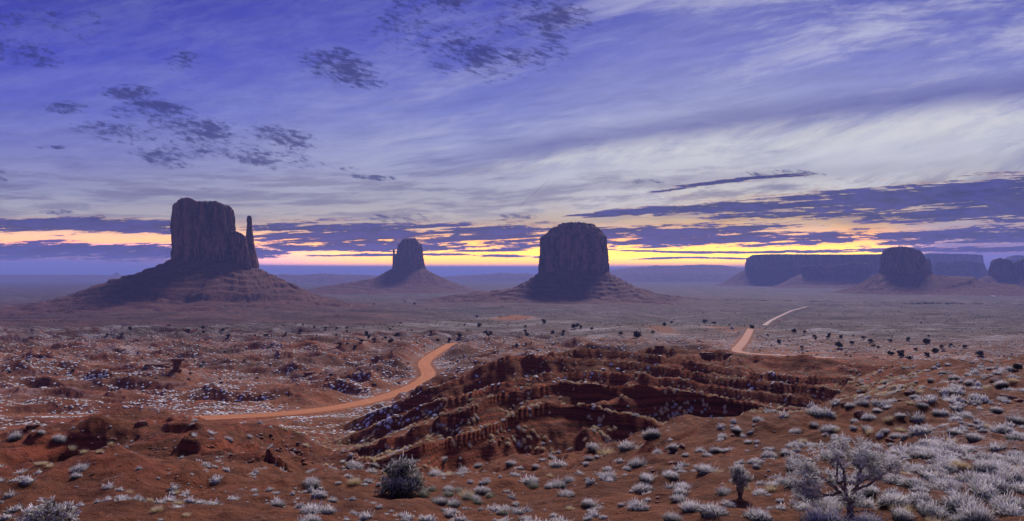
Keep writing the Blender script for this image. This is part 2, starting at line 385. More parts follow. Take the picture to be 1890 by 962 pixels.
def road_info(x, y):
    """distance to nearest road centre, its height and half width"""
    best = np.full(x.shape, 1e9); zr = np.zeros(x.shape); hw = np.full(x.shape, 4.0)
    for R, w in ROADW:
        m = np.where((x > R[:,0].min()-40) & (x < R[:,0].max()+40) & (y > R[:,1].min()-40) & (y < R[:,1].max()+40))[0]
        if len(m) == 0: continue
        for c in range(0, len(m), 60000):
            mm = m[c:c+60000]
            d = np.hypot(x[mm,None]-R[None,:,0], y[mm,None]-R[None,:,1]); j = d.argmin(1); dm = d[np.arange(len(mm)), j]
            u = dm < best[mm]; k = mm[u]; best[k] = dm[u]; zr[k] = R[j[u],2]; hw[k] = w/2
    return best, zr, hw
def H(x, y):
    x = np.atleast_1d(np.asarray(x, float)).ravel(); y = np.atleast_1d(np.asarray(y, float)).ravel()
    z = h_base(x, y)
    d, zr, hw = road_info(x, y)
    w = 1-ss(d, hw+1.0, hw+16.0)
    z = z*(1-w) + (zr-0.25)*w
    # keep the sight line to the road open
    px, Y, r = polar(x, y)
    return z

# ------------------------------------------------------------------ mesh helpers
def mesh_obj(name, V, Fq, mat, parent=None, smooth=True, attrs=None, loc=None):
    me = bpy.data.meshes.new(name)
    V = np.asarray(V, dtype=np.float32)
    if isinstance(Fq, np.ndarray):
        nf, k = Fq.shape
        me.vertices.add(len(V)); me.vertices.foreach_set('co', V.ravel())
        me.loops.add(nf*k); me.loops.foreach_set('vertex_index', Fq.astype(np.int32).ravel())
        me.polygons.add(nf); me.polygons.foreach_set('loop_start', np.arange(0, nf*k, k, dtype=np.int32))
        me.update(calc_edges=True)
    else:
        me.from_pydata([tuple(v) for v in V.tolist()], [], [tuple(f) for f in Fq]); me.update()
    me.polygons.foreach_set('use_smooth', np.full(len(me.polygons), smooth))
    for k, a in (attrs or {}).items():
        at = me.attributes.new(k, 'FLOAT', 'POINT'); at.data.foreach_set('value', np.asarray(a, dtype=np.float32))
    if mat: me.materials.append(mat)
    me.validate()
    o = bpy.data.objects.new(name, me); C.objects.link(o)
    if parent: o.parent = parent
    if loc is not None: o.location = loc
    return o
def tag(o, label=None, cat=None, group=None, kind=None):
    if label: o['label'] = label
    if cat: o['category'] = cat
    if group: o['group'] = group
    if kind: o['kind'] = kind
    return o
def empty(name, loc, rz=0.0):
    o = bpy.data.objects.new(name, None); C.objects.link(o); o.location = loc; o.rotation_euler = (0,0,rz); o.empty_display_size = 0.3
    return o
def grid_faces(nr, nc, wrap=False):
    i = np.arange(nr-1)[:,None]; j = np.arange(nc if wrap else nc-1)[None,:]
    a = i*nc+j; b = i*nc+(j+1)%nc
    return np.stack([a, b, b+nc, a+nc], -1).reshape(-1, 4)
def material(name, rough=0.9):
    m = bpy.data.materials.new(name); m.use_nodes = True
    nt = NT(m.node_tree); nt.n.clear()
    out = nt.new('ShaderNodeOutputMaterial'); bs = nt.new('ShaderNodeBsdfPrincipled'); nt.l.new(bs.outputs[0], out.inputs[0])
    bs.inputs['Roughness'].default_value = rough; bs.inputs['Specular IOR Level'].default_value = 0.15
    return m, nt, bs, out
def bump(nt, bs, h, strength, dist):
    b = nt.new('ShaderNodeBump'); b.inputs['Strength'].default_value = strength; b.inputs['Distance'].default_value = dist
    nt.put(b.inputs['Height'], h); nt.l.new(b.outputs[0], bs.inputs['Normal'])

# ------------------------------------------------------------------ materials
def mat_ground():
    m, nt, bs, out = material('desert_ground')
    g = nt.new('ShaderNodeNewGeometry'); P = g.outputs['Position']
    sp = nt.new('ShaderNodeSeparateXYZ'); nt.l.new(P, sp.inputs[0]); x, y, z = (E(nt, sp.outputs[i]) for i in range(3))
    frost, veg, sand, rock = nt.attr('frost'), nt.attr('veg'), nt.attr('sand'), nt.attr('rock')
    n1 = nt.noise(P, 0.06, 6, 0.6); n2 = nt.noise(P, 0.9, 6, 0.65); n3 = nt.noise(P, 7.0, 5, 0.65)
    red = nt.mix(nt.step(n1*0.5+n2*0.5, 0.38, 0.62), (0.055,0.016,0.008), (0.17,0.053,0.022))
    red = nt.mix(nt.step(n3, 0.42, 0.66)*0.4, red, (0.24,0.082,0.037))
    mott = nt.noise(P, 0.33, 7, 0.7)
    red = nt.mix(nt.step(mott, 0.50, 0.62)*0.55, red, (0.050,0.014,0.008))
    red = nt.mix(nt.step(mott, 0.46, 0.36)*0.40, red, (0.30,0.115,0.055))
    sandc = nt.mix(nt.step(n2, 0.3, 0.7), (0.19,0.062,0.030), (0.31,0.120,0.060))
    vegc = nt.mix(nt.step(n2, 0.35, 0.65), (0.022,0.014,0.015), (0.075,0.040,0.037))
    c = nt.mix(sand, red, sandc)
    c = nt.mix(veg, c, vegc)
    # bare rock beds show as strata
    zz = z + (n1-0.5)*3.0
    st = nt.noise(nt.comb(x*0.02, y*0.02, zz*3.2), 1.0, 4, 0.6)
    rc = nt.mix(nt.step(st, 0.38, 0.62), (0.095,0.024,0.013), (0.29,0.070,0.034))
    c = nt.mix((rock*(n2*0.9+0.45)).clamp(), c, rc)
    # far ground cover: sage dots, each with a rimed top; streaks of rime between
    v1 = nt.voro(P, 0.42); v2 = nt.voro(P, 1.1); v3 = nt.voro(P, 0.16)
    r1 = nt.noise(P, 0.13, 4, 0.6)
    dots = (nt.step(v1, 0.34, 0.20)*nt.step(r1, 0.38, 0.56)).max(nt.step(v3, 0.2, 0.12)*0.9) * nt.attr('cover')
    c = nt.mix(dots*0.85, c, (0.055,0.045,0.040))
    off = nt.new('ShaderNodeVectorMath', operation='ADD'); nt.l.new(P, off.inputs[0]); off.inputs[1].default_value = (0.3, 0.9, 0)
    v4 = nt.voro(off.outputs[0], 0.42)
    ft = nt.step(v4, 0.36, 0.16)*nt.step(r1, 0.36, 0.52)*nt.attr('cover')
    c = nt.mix(ft*0.42*(n2+0.3).clamp(), c, (0.50,0.48,0.52))
    fr = nt.noise(nt.comb(x*0.05, y*0.11, 0), 1.0, 6, 0.66)
    fs = nt.step(fr*0.6+n2*0.4 + frost*0.22, 0.56, 0.70) * frost
    c = nt.mix((fs*nt.step(n3, 0.42, 0.6)*0.8).clamp(), c, (0.60,0.57,0.60))
    yfar = nt.step(y, 1100.0, 2200.0)
    stt = nt.new('ShaderNodeVectorMath', operation='MULTIPLY'); nt.l.new(P, stt.inputs[0]); stt.inputs[1].default_value = (0.6, 0.25, 1)
    v5 = nt.voro(stt.outputs[0], 0.055); cl5 = nt.noise(stt.outputs[0], 0.012, 6, 0.7)
    c = nt.mix((nt.step(v5, 0.30, 0.16)*yfar*0.75*nt.attr('cover')), c, (0.020,0.016,0.018))
    c = nt.mix(nt.step(cl5, 0.46, 0.58)*nt.step(y, 700.0, 1500.0)*0.5, c, (0.030,0.018,0.017))
    c = nt.mix(nt.step(cl5, 0.46, 0.38)*nt.step(y, 700.0, 1500.0)*0.14, c, (0.26,0.22,0.22))
    swirl = nt.noise(nt.comb(x*0.004, y*0.016, 0.0), 1.0, 7, 0.7)
    c = nt.mix(nt.step(swirl, 0.48, 0.58)*nt.step(y, 220.0, 500.0)*0.6, c, (0.035,0.018,0.016))
    # fine rime grains
    gr = nt.step(nt.noise(P, 22.0, 3, 0.7), 0.60, 0.72)*nt.step(n2, 0.4, 0.6)
    c = nt.mix(gr*frost*0.5, c, (0.7,0.68,0.72))
    # pebbles
    pb = nt.voro(P, 6.0); pr = nt.step(pb, 0.20, 0.10)*nt.step(nt.noise(P, 0.7, 3), 0.45, 0.62)
    c = nt.mix(pr*0.65, c, (0.045,0.018,0.012))
    dust = nt.step(nt.noise(P, 0.5, 8, 0.75), 0.55, 0.66)*nt.step(n3, 0.45, 0.6)
    c = nt.mix(dust*0.35*(frost+0.3).clamp(), c, (0.58,0.50,0.52))
    nt.l.new(c, bs.inputs['Base Color'])
    hgt = n2*0.6 + n3*0.22 + pr*0.06 + nt.noise(P, 30.0, 3, 0.7)*0.04 + nt.voro(P, 1.7)*0.25 + nt.noise(P, 2.6, 6, 0.75)*0.5 + nt.noise(P, 0.22, 5, 0.6)*1.2*nt.step(y, 80.0, 300.0) + nt.noise(P, 0.05, 5, 0.65)*5.0*nt.step(y, 500.0, 1200.0)
    bump(nt, bs, hgt, 1.0, 0.55)
    return m
def mat_rock(name, c0, c1, c2, vscale=1.0, strata=0.35, cliff=True):
    m, nt, bs, out = material(name)
    g = nt.new('ShaderNodeNewGeometry'); P = g.outputs['Position']
    sp = nt.new('ShaderNodeSeparateXYZ'); nt.l.new(P, sp.inputs[0]); x, y, z = (E(nt, sp.outputs[i]) for i in range(3))
    vert = nt.noise(nt.comb(x*0.055*vscale, y*0.055*vscale, z*(0.012 if cliff else 0.05)*vscale), 1.0, 8, 0.68, 0.6)
    bandn = nt.noise(nt.comb(x*0.002*vscale, y*0.002*vscale, z*0.16*vscale), 1.0, 5, 0.6)
    fine = nt.noise(P, 0.25*vscale, 6, 0.65)
    c = nt.mix(nt.step(vert*0.7+fine*0.3, 0.43, 0.57), c0, c1)
    c = nt.mix(nt.step(bandn, 0.42, 0.62)*strata, c, c2)
    if not cliff:
        sp_ = nt.step(nt.voro(P, 0.16*vscale), 0.24, 0.10)
        c = nt.mix(sp_*0.6*nt.step(fine,0.42,0.6), c, (0.36,0.25,0.22))
        sh = nt.step(nt.voro(P, 0.23*vscale), 0.22, 0.08)
        c = nt.mix(sh*0.4, c, (0.05,0.03,0.025))
    nt.l.new(c, bs.inputs['Base Color'])
    bump(nt, bs, vert*0.8+fine*0.6+bandn*0.25, 1.0, 9.0/vscale)
    return m
def mat_stone():
    m, nt, bs, out = material('red_sandstone')
    g = nt.new('ShaderNodeNewGeometry'); P = g.outputs['Position']; n = nt.noise(P, 2.2, 6, 0.65); f = nt.noise(P, 14, 4, 0.6)
    c = nt.mix(nt.step(n, 0.35, 0.65), (0.075,0.026,0.017), (0.22,0.085,0.05))
    sp = nt.new('ShaderNodeSeparateXYZ'); nt.l.new(g.outputs['Normal'], sp.inputs[0])
    c = nt.mix(nt.step(E(nt, sp.outputs[2]), 0.5, 0.95)*nt.step(f, 0.45, 0.6)*0.35, c, (0.55,0.5,0.55))
    nt.l.new(c, bs.inputs['Base Color']); bump(nt, bs, n*0.6+f*0.3, 0.8, 0.12)
    return m
def mat_plant(name, c0, c1, frostc=(0.97,0.94,0.91), amount=1.35, trans=0.0):
    m, nt, bs, out = material(name, 0.85)
    fr = nt.attr('frost'); tint = nt.attr('tint')
    c = nt.mix(tint, c0, c1)
    c = nt.mix((fr*amount).clamp(), c, frostc)
    nt.l.new(c, bs.inputs['Base Color'])
    if trans:
        tr = nt.new('ShaderNodeBsdfTranslucent'); nt.l.new(c, tr.inputs[0]); mx = nt.new('ShaderNodeMixShader'); mx.inputs[0].default_value = trans
        nt.l.new(bs.outputs[0], mx.inputs[1]); nt.l.new(tr.outputs[0], mx.inputs[2]); nt.l.new(mx.outputs[0], out.inputs[0])
    return m
def mat_bark():
    m, nt, bs, out = material('juniper_bark')
    g = nt.new('ShaderNodeTexCoord'); n = nt.noise(g.outputs['Object'], 9, 6, 0.7, 1.0)
    c = nt.mix(nt.step(n, 0.35, 0.65), (0.06,0.035,0.025), (0.22,0.14,0.11))
    fr = nt.attr('frost'); c = nt.mix(fr*nt.step(n, 0.4, 0.6)*0.8, c, (0.7,0.7,0.78))
    nt.l.new(c, bs.inputs['Base Color']); bump(nt, bs, n, 0.8, 0.02)
    return m
def mat_plain(name, col, rough=0.7, metal=0.0):
    m, nt, bs, out = material(name, rough)
    g = nt.new('ShaderNodeTexCoord'); n = nt.noise(g.outputs['Object'], 6, 5, 0.6)
    c = nt.mix(nt.step(n, 0.3, 0.8)*0.35, col, tuple(v*0.6 for v in col)); nt.l.new(c, bs.inputs['Base Color'])
    bs.inputs['Metallic'].default_value = metal
    return m
def mat_road():
    m, nt, bs, out = material('dirt_road')
    a = nt.attr('across'); l = nt.attr('along'); g = nt.new('ShaderNodeNewGeometry'); P = g.outputs['Position']
    n = nt.noise(nt.comb(a*16.0, l*0.03, 0.0), 1.0, 6, 0.7); n2 = nt.noise(P, 0.7, 6, 0.65); sp = nt.noise(P, 0.08, 3)
    tone = nt.mix(nt.step(nt.noise(P, 0.004, 2), 0.4, 0.6), (0.50,0.185,0.070), (0.44,0.17,0.075))
    c = nt.mix(nt.step(n*0.6+n2*0.4, 0.38, 0.62), nt.mix(0.6, tone, (0.26,0.09,0.04)), tone)
    c = nt.mix(nt.step(sp, 0.55, 0.7)*0.3, c, (0.56,0.29,0.17))
    wv = (nt.noise(nt.comb(0.0, l*0.012, 3.0), 1.0, 3)-0.5)*0.10
    for ctr in (0.30, 0.42, 0.60, 0.72):
        c = nt.mix(nt.step((a+wv-ctr).abs(), 0.035, 0.008)*nt.step(n2, 0.35, 0.55)*0.55, c, (0.24,0.080,0.034))
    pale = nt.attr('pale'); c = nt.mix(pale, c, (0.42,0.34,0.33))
    ed = nt.step((a-0.5).abs() + (n2-0.5)*0.30, 0.36, 0.50); c = nt.mix(ed*0.75, c, (0.20,0.07,0.035)); c = nt.mix(nt.step(nt.noise(P, 0.25, 7, 0.75), 0.48, 0.60)*0.45, c, (0.30,0.11,0.05))
    nt.l.new(c, bs.inputs['Base Color']); bump(nt, bs, n*0.6+n2*0.4, 0.6, 0.15)
    return m
M_ground = mat_ground()
M_cliff = mat_rock('butte_sandstone', (0.020,0.009,0.009), (0.32,0.145,0.105), (0.10,0.045,0.037), 1.0, 0.3)
M_talus = mat_rock('talus_shale', (0.075,0.030,0.024), (0.17,0.066,0.050), (0.055,0.025,0.022), 1.0, 0.45, cliff=False)
M_farcliff = mat_rock('far_sandstone', (0.03,0.016,0.016), (0.26,0.13,0.11), (0.09,0.045,0.04), 0.5, 0.35)
M_stone = mat_stone()
M_sage = mat_plant('rimed_sagebrush', (0.035,0.035,0.026), (0.085,0.08,0.062), trans=0.3)
M_grass = mat_plant('rimed_bunchgrass', (0.42,0.30,0.11), (0.66,0.50,0.22), (0.95,0.88,0.72), trans=0.25)
M_yucca = mat_plant('green_grass', (0.10,0.12,0.045), (0.26,0.27,0.11), (0.78,0.78,0.74), trans=0.2)
M_juniper = mat_plant('rimed_juniper', (0.030,0.034,0.020), (0.075,0.080,0.045), (0.95,0.93,0.90), trans=0.35)
M_fardark = mat_plant('dark_juniper', (0.020,0.020,0.014), (0.045,0.045,0.030), (0.5,0.5,0.55), 0.5)
M_bark = mat_bark()
M_road = mat_road()

# ------------------------------------------------------------------ ground sheet
GRIDZ = {}
def build_ground():
    dense = np.radians(np.linspace(-41, 41, 1180)); w1 = np.radians(np.linspace(41.6, 180, 70)); 
    ph = np.concatenate([-w1[::-1], dense, w1[:-1]])
    r = np.concatenate([np.geomspace(0.6, 14, 26)[:-1], np.geomspace(14, 310, 560)[:-1], np.geomspace(310, 3400, 420)[:-1], np.geomspace(3200, 61000, 60)])
    R, PH = np.meshgrid(r, ph, indexing='ij')
    x = (R*np.sin(PH)).ravel(); y = (R*np.cos(PH)).ravel()
    z = H(x, y)
    nr, nc = R.shape
    Z = z.reshape(nr, nc); GRIDZ.update(r=r, ph=ph, Z=Z)
    # slope from the grid
    dzr = np.gradient(Z, axis=0)/np.gradient(R, axis=0); dzp = np.gradient(Z, axis=1)/(R*np.gradient(PH, axis=1)+1e-6)
    sl = np.hypot(dzr, dzp).ravel()
    px, Y, rr = polar(x, y)
    d, zr, hw = road_info(x, y)
    rock = ss(sl, 0.42, 0.95)*(1-ss(Y, 900, 2500))*0.9
    rock = np.maximum(rock, ss(fbm(x/30.0, y/22.0, 4, 200), 0.25, 0.6)*ss(Y,80,120)*(1-ss(Y,300,800))*0.6)
    veg = ss(Y, 420, 950)*0.95
    foot = (1-ss(px, 620, 860))*ss(Y, 1050, 1450)*(1-ss(Y, 2600, 3200)) + 0.6*(1-ss(np.abs(px-1060), 180, 420))*ss(Y,2200,2700)*(1-ss(Y,3300,3900))
    foot = np.clip(foot*(1.0+0.5*fbm(x/150.0, y/90.0, 3, 207)), 0, 1)
    veg = np.clip(veg + 0.25*ss(Y,300,600)*fbm(x/120.0, y/90.0, 3, 201), 0, 1)
    sand = 0.20 + 0.22*ss(Y,190,260)*(1-ss(Y,500,800)) + 0.5*fbm(x/50.0, y/35.0, 3, 202)*ss(Y,40,120)
    sand = sand*(1 - 0.9*ss(px,640,860)*ss(Y,70,95)*(1-ss(Y,260,300)))*(1-0.85*(1-ss(px,480,620))*ss(Y,26,40)*(1-ss(Y,130,180)))
    sand = np.maximum(sand, 0.9*(1-ss(d, hw+1, hw+9)))
    for (cx, cy, sx, sy) in ((950,1035,48,70),(1345,850,50,70),(1100,480,80,60),(1220,820,30,50),(560,560,60,40),(1450,500,110,30)):
        X0 = (cx-945)/F*cy
        k = np.exp(-(((x-X0)/(sx/F*cy))**2 + ((y-cy)/sy)**2)**2)
        sand = np.maximum(sand, k*1.0); veg = veg*(1-0.9*k)
    sand = np.clip(sand, 0, 1)
    frost = 0.15 + 0.33*ss(px,1450,1850)*(1-ss(Y,120,200)) + 0.30*ss(Y,200,400) + 0.35*fbm(x/60.0, y/40.0, 3, 203)
    frost = frost*(1-0.7*ss(px,640,860)*(1-ss(px,1550,1700))*(1-ss(Y,260,320))) * (1-0.6*(1-ss(px,480,620))*(1-ss(Y,130,180)))
    frost = frost*ss(d, hw, hw+3)*(1-0.8*(sand > 0.85))
    frost = frost + 0.12*ss(Y,500,900)*(1-ss(Y,2500,6000))
    frost = np.clip(frost, 0, 1)*(1-0.6*rock)*(1-0.85*foot)*(1-0.35*ss(Y,900,1500))
    rock = np.maximum(rock, foot*0.35)
    badl = ss(px,680,880)*ss(Y,66,80)*(1-ss(Y,262,300))*(1-ss(px,1640,1760))
    rock = np.maximum(rock, badl*np.clip(0.45+fbm(x/14.0, y/9.0, 4, 208)*1.1, 0.1, 0.95))
    lefth = (1-ss(px,480,640))*ss(Y,24,40)*(1-ss(Y,120,150))
    rock = np.maximum(rock, lefth*np.clip(0.25+fbm(x/9.0, y/7.0, 4, 209)*1.3, 0, 0.9))
    sand = sand*(1-0.8*badl)
    cover = ss(Y, 240, 420)*(1-ss(Y, 5000, 9000)) * ss(d, hw+1, hw+5)*(1-0.85*(sand > 0.8))*(1-rock)
    f = grid_faces(nr, nc, wrap=True)
    # close the middle with a cap ring
    V = np.stack([x, y, z], 1)
    V = np.vstack([V, [[0, 0, float(z[:nc].mean())]]]); ci = len(V)-1
    j = np.arange(nc); cap = np.stack([np.full(nc, ci), (j+1) % nc, j], 1)
    me_f = f[:, ::-1]
    attrs = dict(frost=frost, veg=veg, sand=sand, rock=rock, cover=cover)
    attrs = {k: np.append(v_, 0.3) for k, v_ in attrs.items()}
    o = mesh_obj('desert_ground', V, me_f, M_ground, attrs=attrs)
    tag(o, 'red desert floor of ridges, gullies and rimed scrub', 'ground', kind='structure')
    return o
import time as _t; _t0 = _t.time()
build_ground(); print('ground', _t.time()-_t0)
H_exact = H
def H(x, y):
    """height of the ground mesh itself, read off its grid"""
    x = np.atleast_1d(np.asarray(x, float)).ravel(); y = np.atleast_1d(np.asarray(y, float)).ravel()
    r, ph, Z = GRIDZ['r'], GRIDZ['ph'], GRIDZ['Z']
    fr = np.interp(np.hypot(x, y), r, np.arange(len(r))); fp = np.interp(np.arctan2(x, y), ph, np.arange(len(ph)))
    i = np.clip(fr.astype(int), 0, len(r)-2); j = np.clip(fp.astype(int), 0, len(ph)-2); a = fr-i; b = fp-j
    return (Z[i,j]*(1-b)+Z[i,j+1]*b)*(1-a) + (Z[i+1,j]*(1-b)+Z[i+1,j+1]*b)*a

def build_roads():
    for k, (R, w) in enumerate(ROADW):
        T = np.gradient(R[:,:2], axis=0); T /= np.linalg.norm(T, axis=1)[:,None]; Nn = np.stack([-T[:,1], T[:,0]], 1)
        s = np.concatenate([[0], np.cumsum(np.hypot(*np.diff(R[:,:2], axis=0).T))])
        na = 17; a = np.linspace(-1, 1, na); V = []; A = []; L = []
        wob = 1+0.10*fbm(s/22.0, s*0+k, 3, 300)
        for i in range(na):
            x = R[:,0]+Nn[:,0]*a[i]*w/2*wob; y = R[:,1]+Nn[:,1]*a[i]*w/2*wob
            z = R[:,2] + 0.06 + 0.10*(1-a[i]**2) - (0.30 if abs(a[i]) > 0.98 else 0) + 0.10*math.exp(-((abs(a[i])-0.9)/0.06)**2) - 0.05*math.exp(-((abs(a[i])-0.4)/0.12)**2)
            V.append(np.stack([x, y, z], 1)); A.append(np.full(len(x), (a[i]+1)/2)); L.append(s)
        V = np.stack(V, 1).reshape(-1, 3); A = np.stack(A, 1).ravel(); L = np.stack(L, 1).ravel()
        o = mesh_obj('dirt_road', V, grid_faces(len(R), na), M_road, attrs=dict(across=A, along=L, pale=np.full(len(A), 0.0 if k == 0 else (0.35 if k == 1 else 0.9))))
        tag(o, ('orange graded dirt road winding through the red hills', 'dirt road climbing the scrubby rise right of centre', 'pale far stretch of road crossing the valley floor')[k], 'road', kind='structure')
build_roads()

# ------------------------------------------------------------------ buttes
def pxX(px, Y): return (px-945)/F*Y
def pyZ(py, Y): return CAMZ + (HOR-py)/F*Y
def turn(V, phi, D):
    c, s = math.cos(phi), math.sin(phi); W = V.copy(); W[:,0] = V[:,0]*c + (V[:,1]+D)*s; W[:,1] = -V[:,0]*s + (V[:,1]+D)*c; return W
def superell(th, n):
    c, s = np.cos(th), np.sin(th); return np.sign(c)*np.abs(c)**(2/n), np.sign(s)*np.abs(s)**(2/n)
def cliff_mesh(Y, depth, base_py, top, sides, seed, nth=560, nt_=76, amp=1.0, power=2.8, sink=40.0, ledges=(), col=14.0, capn=16, rough_top=3.0):
    """sides: [(py, left px, right px)] ; top: [(px, py)]"""
    sd = np.array(sides, float)[::-1] if sides[0][0] < sides[-1][0] else np.array(sides, float)
    kd = 0.55*depth; phi = math.atan((0.5*(sd[0,1]+sd[0,2])-945)/F); D = Y/math.cos(phi)
    lx = lambda px: (D-kd)*np.tan(np.arctan((np.asarray(px, float)-945)/F)-phi)
    zs = pyZ(sd[:,0], Y*(1-kd/D)); xl = lx(sd[:,1]); xr = lx(sd[:,2])      # ascending z
    tp = np.array(top, float); tx = np.interp(tp[:,0], [sd[-1,1], sd[-1,2]], [xl[-1], xr[-1]]); tz = pyZ(tp[:,1], Y*(1-kd/D))
    zb = pyZ(base_py, Y) - sink
    th = np.linspace(0, 2*np.pi, nth, endpoint=False); cx, cy = superell(th, power)
    def at(z): return (np.interp(z, zs, xl)+np.interp(z, zs, xr))/2, (np.interp(z, zs, xr)-np.interp(z, zs, xl))/2
    ztop0 = zs[-1]
    mt, ht = at(np.full(1, ztop0)); xt = mt + ht*cx
    ztop = np.interp(xt, tx, tz) + fbm(xt/9.0, cy*depth/9.0, 3, seed+5)*rough_top
    V = []
    arc = np.concatenate([[0], np.cumsum(np.hypot(np.diff(cx*ht), np.diff(cy*depth)))])
    per = arc[-1] + 8.0
    ca, sa = np.cos(arc/per*2*np.pi)*per/6.283, np.sin(arc/per*2*np.pi)*per/6.283
    for i in range(nt_):
        t = i/(nt_-1.0); z = zb + (ztop-zb)*t
        m_, h_ = at(z); zn = (z-zb)
        big = fbm(ca/(col*2.6), sa/(col*2.6)+z/400.0, 3, seed)
        cw = fbm(ca/(col*2), sa/(col*2)+z/90.0, 3, seed+12)*0.5
        crack = ridged(ca/(col*1.9)+z/600.0+cw, sa/(col*1.9)+z/500.0+cw, 5, seed+11, 0.55)
        face = fbm(ca/(col*0.7)+z/60.0, sa/(col*0.7)-z/45.0, 4, seed+17)*1.4
        grp = np.clip(0.5+fbm(ca/(col*3.1)+5, sa/(col*3.1)+z/260.0, 3, seed+29)*1.4, 0.12, 1.0)
        stepn = fbm(ca/(col*1.7), sa/(col*1.7)+z/900.0, 2, seed+31); stepn = np.round(stepn*4.0)/4.0
        dsp = (big*8.0 + stepn*11.0 - (np.clip(crack-0.30,0,1)**1.2)*12.0*grp + face*2.4 + fbm(ca/9, sa/9+z/5.0, 3, seed+23)*0.9)*amp
        tt = (z-zb-sink)/(ztop-zb-sink)
        for lz, la, lw in ledges:        # (relative height, how far it stands out, softness)
            dsp = dsp + la*amp*(1-ss(tt, lz-lw, lz+lw))
        dsp = dsp - 4.0*amp*ss(tt, 0.95, 1.02)
        nx, ny = cx/np.maximum(np.hypot(cx, cy), .01), cy/np.maximum(np.hypot(cx, cy), .01)
        dk_ = 0.45+0.55*h_/((xr-xl).max()/2)
        V.append(np.stack([m_ + h_*cx + nx*dsp, depth*dk_*cy + ny*dsp, z], 1))
    last = V[-1]; c = np.array([last[:,0].mean(), last[:,1].mean()])
    for j in range(1, capn+1):
        k = 1 - j/(capn+0.0)*0.985
        xy = c + (last[:,:2]-c)*k
        z = np.interp(xy[:,0], tx, tz) + fbm(xy[:,0]/12.0, xy[:,1]/12.0, 4, seed+5)*rough_top*2.0*(1-k) + 0*k
        z = z*(1-0.0)
        z = np.where(j < 2, last[:,2]*0.5+z*0.5, z)
        V.append(np.stack([xy[:,0], xy[:,1], z], 1))
    n = len(V); V = turn(np.concatenate(V), phi, D)
    f = grid_faces(n, nth, wrap=True)
    return V, f
def talus_mesh(Y, depth, a_px, base, left, right, front, seed, nth=420, nd=110, terr=6.0, back=None, maxd=900, gull=1.0):
    """base: [(px, py)] top line of the slope under the cliff; left/right/front: [(distance m, height m above datum)]"""
    phi = math.atan((0.5*(a_px[0]+a_px[1])-945)/F); D = Y/math.cos(phi); kd = 0.4*depth
    lx = lambda px: (D-kd)*np.tan(np.arctan((np.asarray(px, float)-945)/F)-phi)
    xl, xr = float(lx(a_px[0])), float(lx(a_px[1])); mx, hx = (xl+xr)/2, (xr-xl)/2
    th = np.linspace(0, 2*np.pi, nth, endpoint=False)
    back = back or front
    bp = np.array(base, float); bx = lx(bp[:,0]); bz = pyZ(bp[:,1], Y*(1-kd/D))
    V = []; q = np.linspace(0, 1, nd)
    cx, cy = superell(th, 2.4)
    hyp = np.hypot(np.cos(th), np.sin(th))
    for i in range(nd):
        d = -22.0 + (maxd+22)*q[i]**1.55
        dd = max(d, 0.0)
        x = mx + hx*cx + np.cos(th)*dd*1.0 - (np.cos(th)*20 if d < 0 else 0)*0
        if d < 0: x = mx + (hx+d)*cx
        yl = (depth + min(d, 0))*cy + np.sin(th)*dd
        def prof(p):
            p = np.array(p, float); return np.interp(dd, p[:,0], p[:,1])
        c, s = np.cos(th), np.sin(th)
        wR = np.clip(c, 0, 1)**2; wL = np.clip(-c, 0, 1)**2; wF = np.clip(-s, 0, 1)**2; wB = np.clip(s, 0, 1)**2
        fr = wR*prof(right)+wL*prof(left)+wF*prof(front)+wB*prof(back)       # fraction profile: 1 at the cliff, 0 at the floor
        z0 = np.interp(mx+hx*cx, bx, bz)
        z = fr*z0 + (1-fr)*0.0
        mid = np.clip(4*fr*(1-fr), 0, 1)
        rot = th*(hx+120)/60.0
        ca, sa = np.cos(th)*(hx+120)/34.0, np.sin(th)*(hx+120)/34.0
        z = z + mid*(fbm(ca*0.8+dd/160.0, sa*0.8+dd/160.0, 4, seed)*7.0 - np.clip(ridged(ca*0.9+dd/200.0, sa*0.9, 3, seed+4)-0.35,0,1)*4.0)*gull + mid*fbm(x/9.0, yl/9.0, 3, seed+6)*1.5
        z = z + fbm(x/22.0, yl/22.0, 4, seed+8)*2.2*ss(np.full(1,dd), 0, 30)*gull
        z = terrace(z, terr*0.72, 0.92, fbm(x/170.0, yl/170.0, 4, seed+9)*0.9)*ss(fr, 0, .08) + z*(1-ss(fr, 0, .08))
        V.append(np.stack([x, yl, z + (-d*0.25 if d < 0 else 0)], 1))
    V = turn(np.concatenate(V), phi, D); f = grid_faces(nd, nth, wrap=True)[:, ::-1]
    return V, f
def under(V, Y):    # let the outer rim of a slope sink into the ground
    return V
def butte(name, loc_px, Y, label, cat, cliffs, talus, mats=(None, None)):
    root = empty(name, (pxX(loc_px, Y), Y, 0)); tag(root, label, cat)
    off = np.array([pxX(loc_px, Y), Y, 0])
    for nm, (V, f) in cliffs: mesh_obj(nm, V-off, f[:, ::-1] if False else f, mats[0] or M_cliff, root)
    for nm, (V, f) in talus: mesh_obj(nm, V-off, f, mats[1] or M_talus, root)
    return root

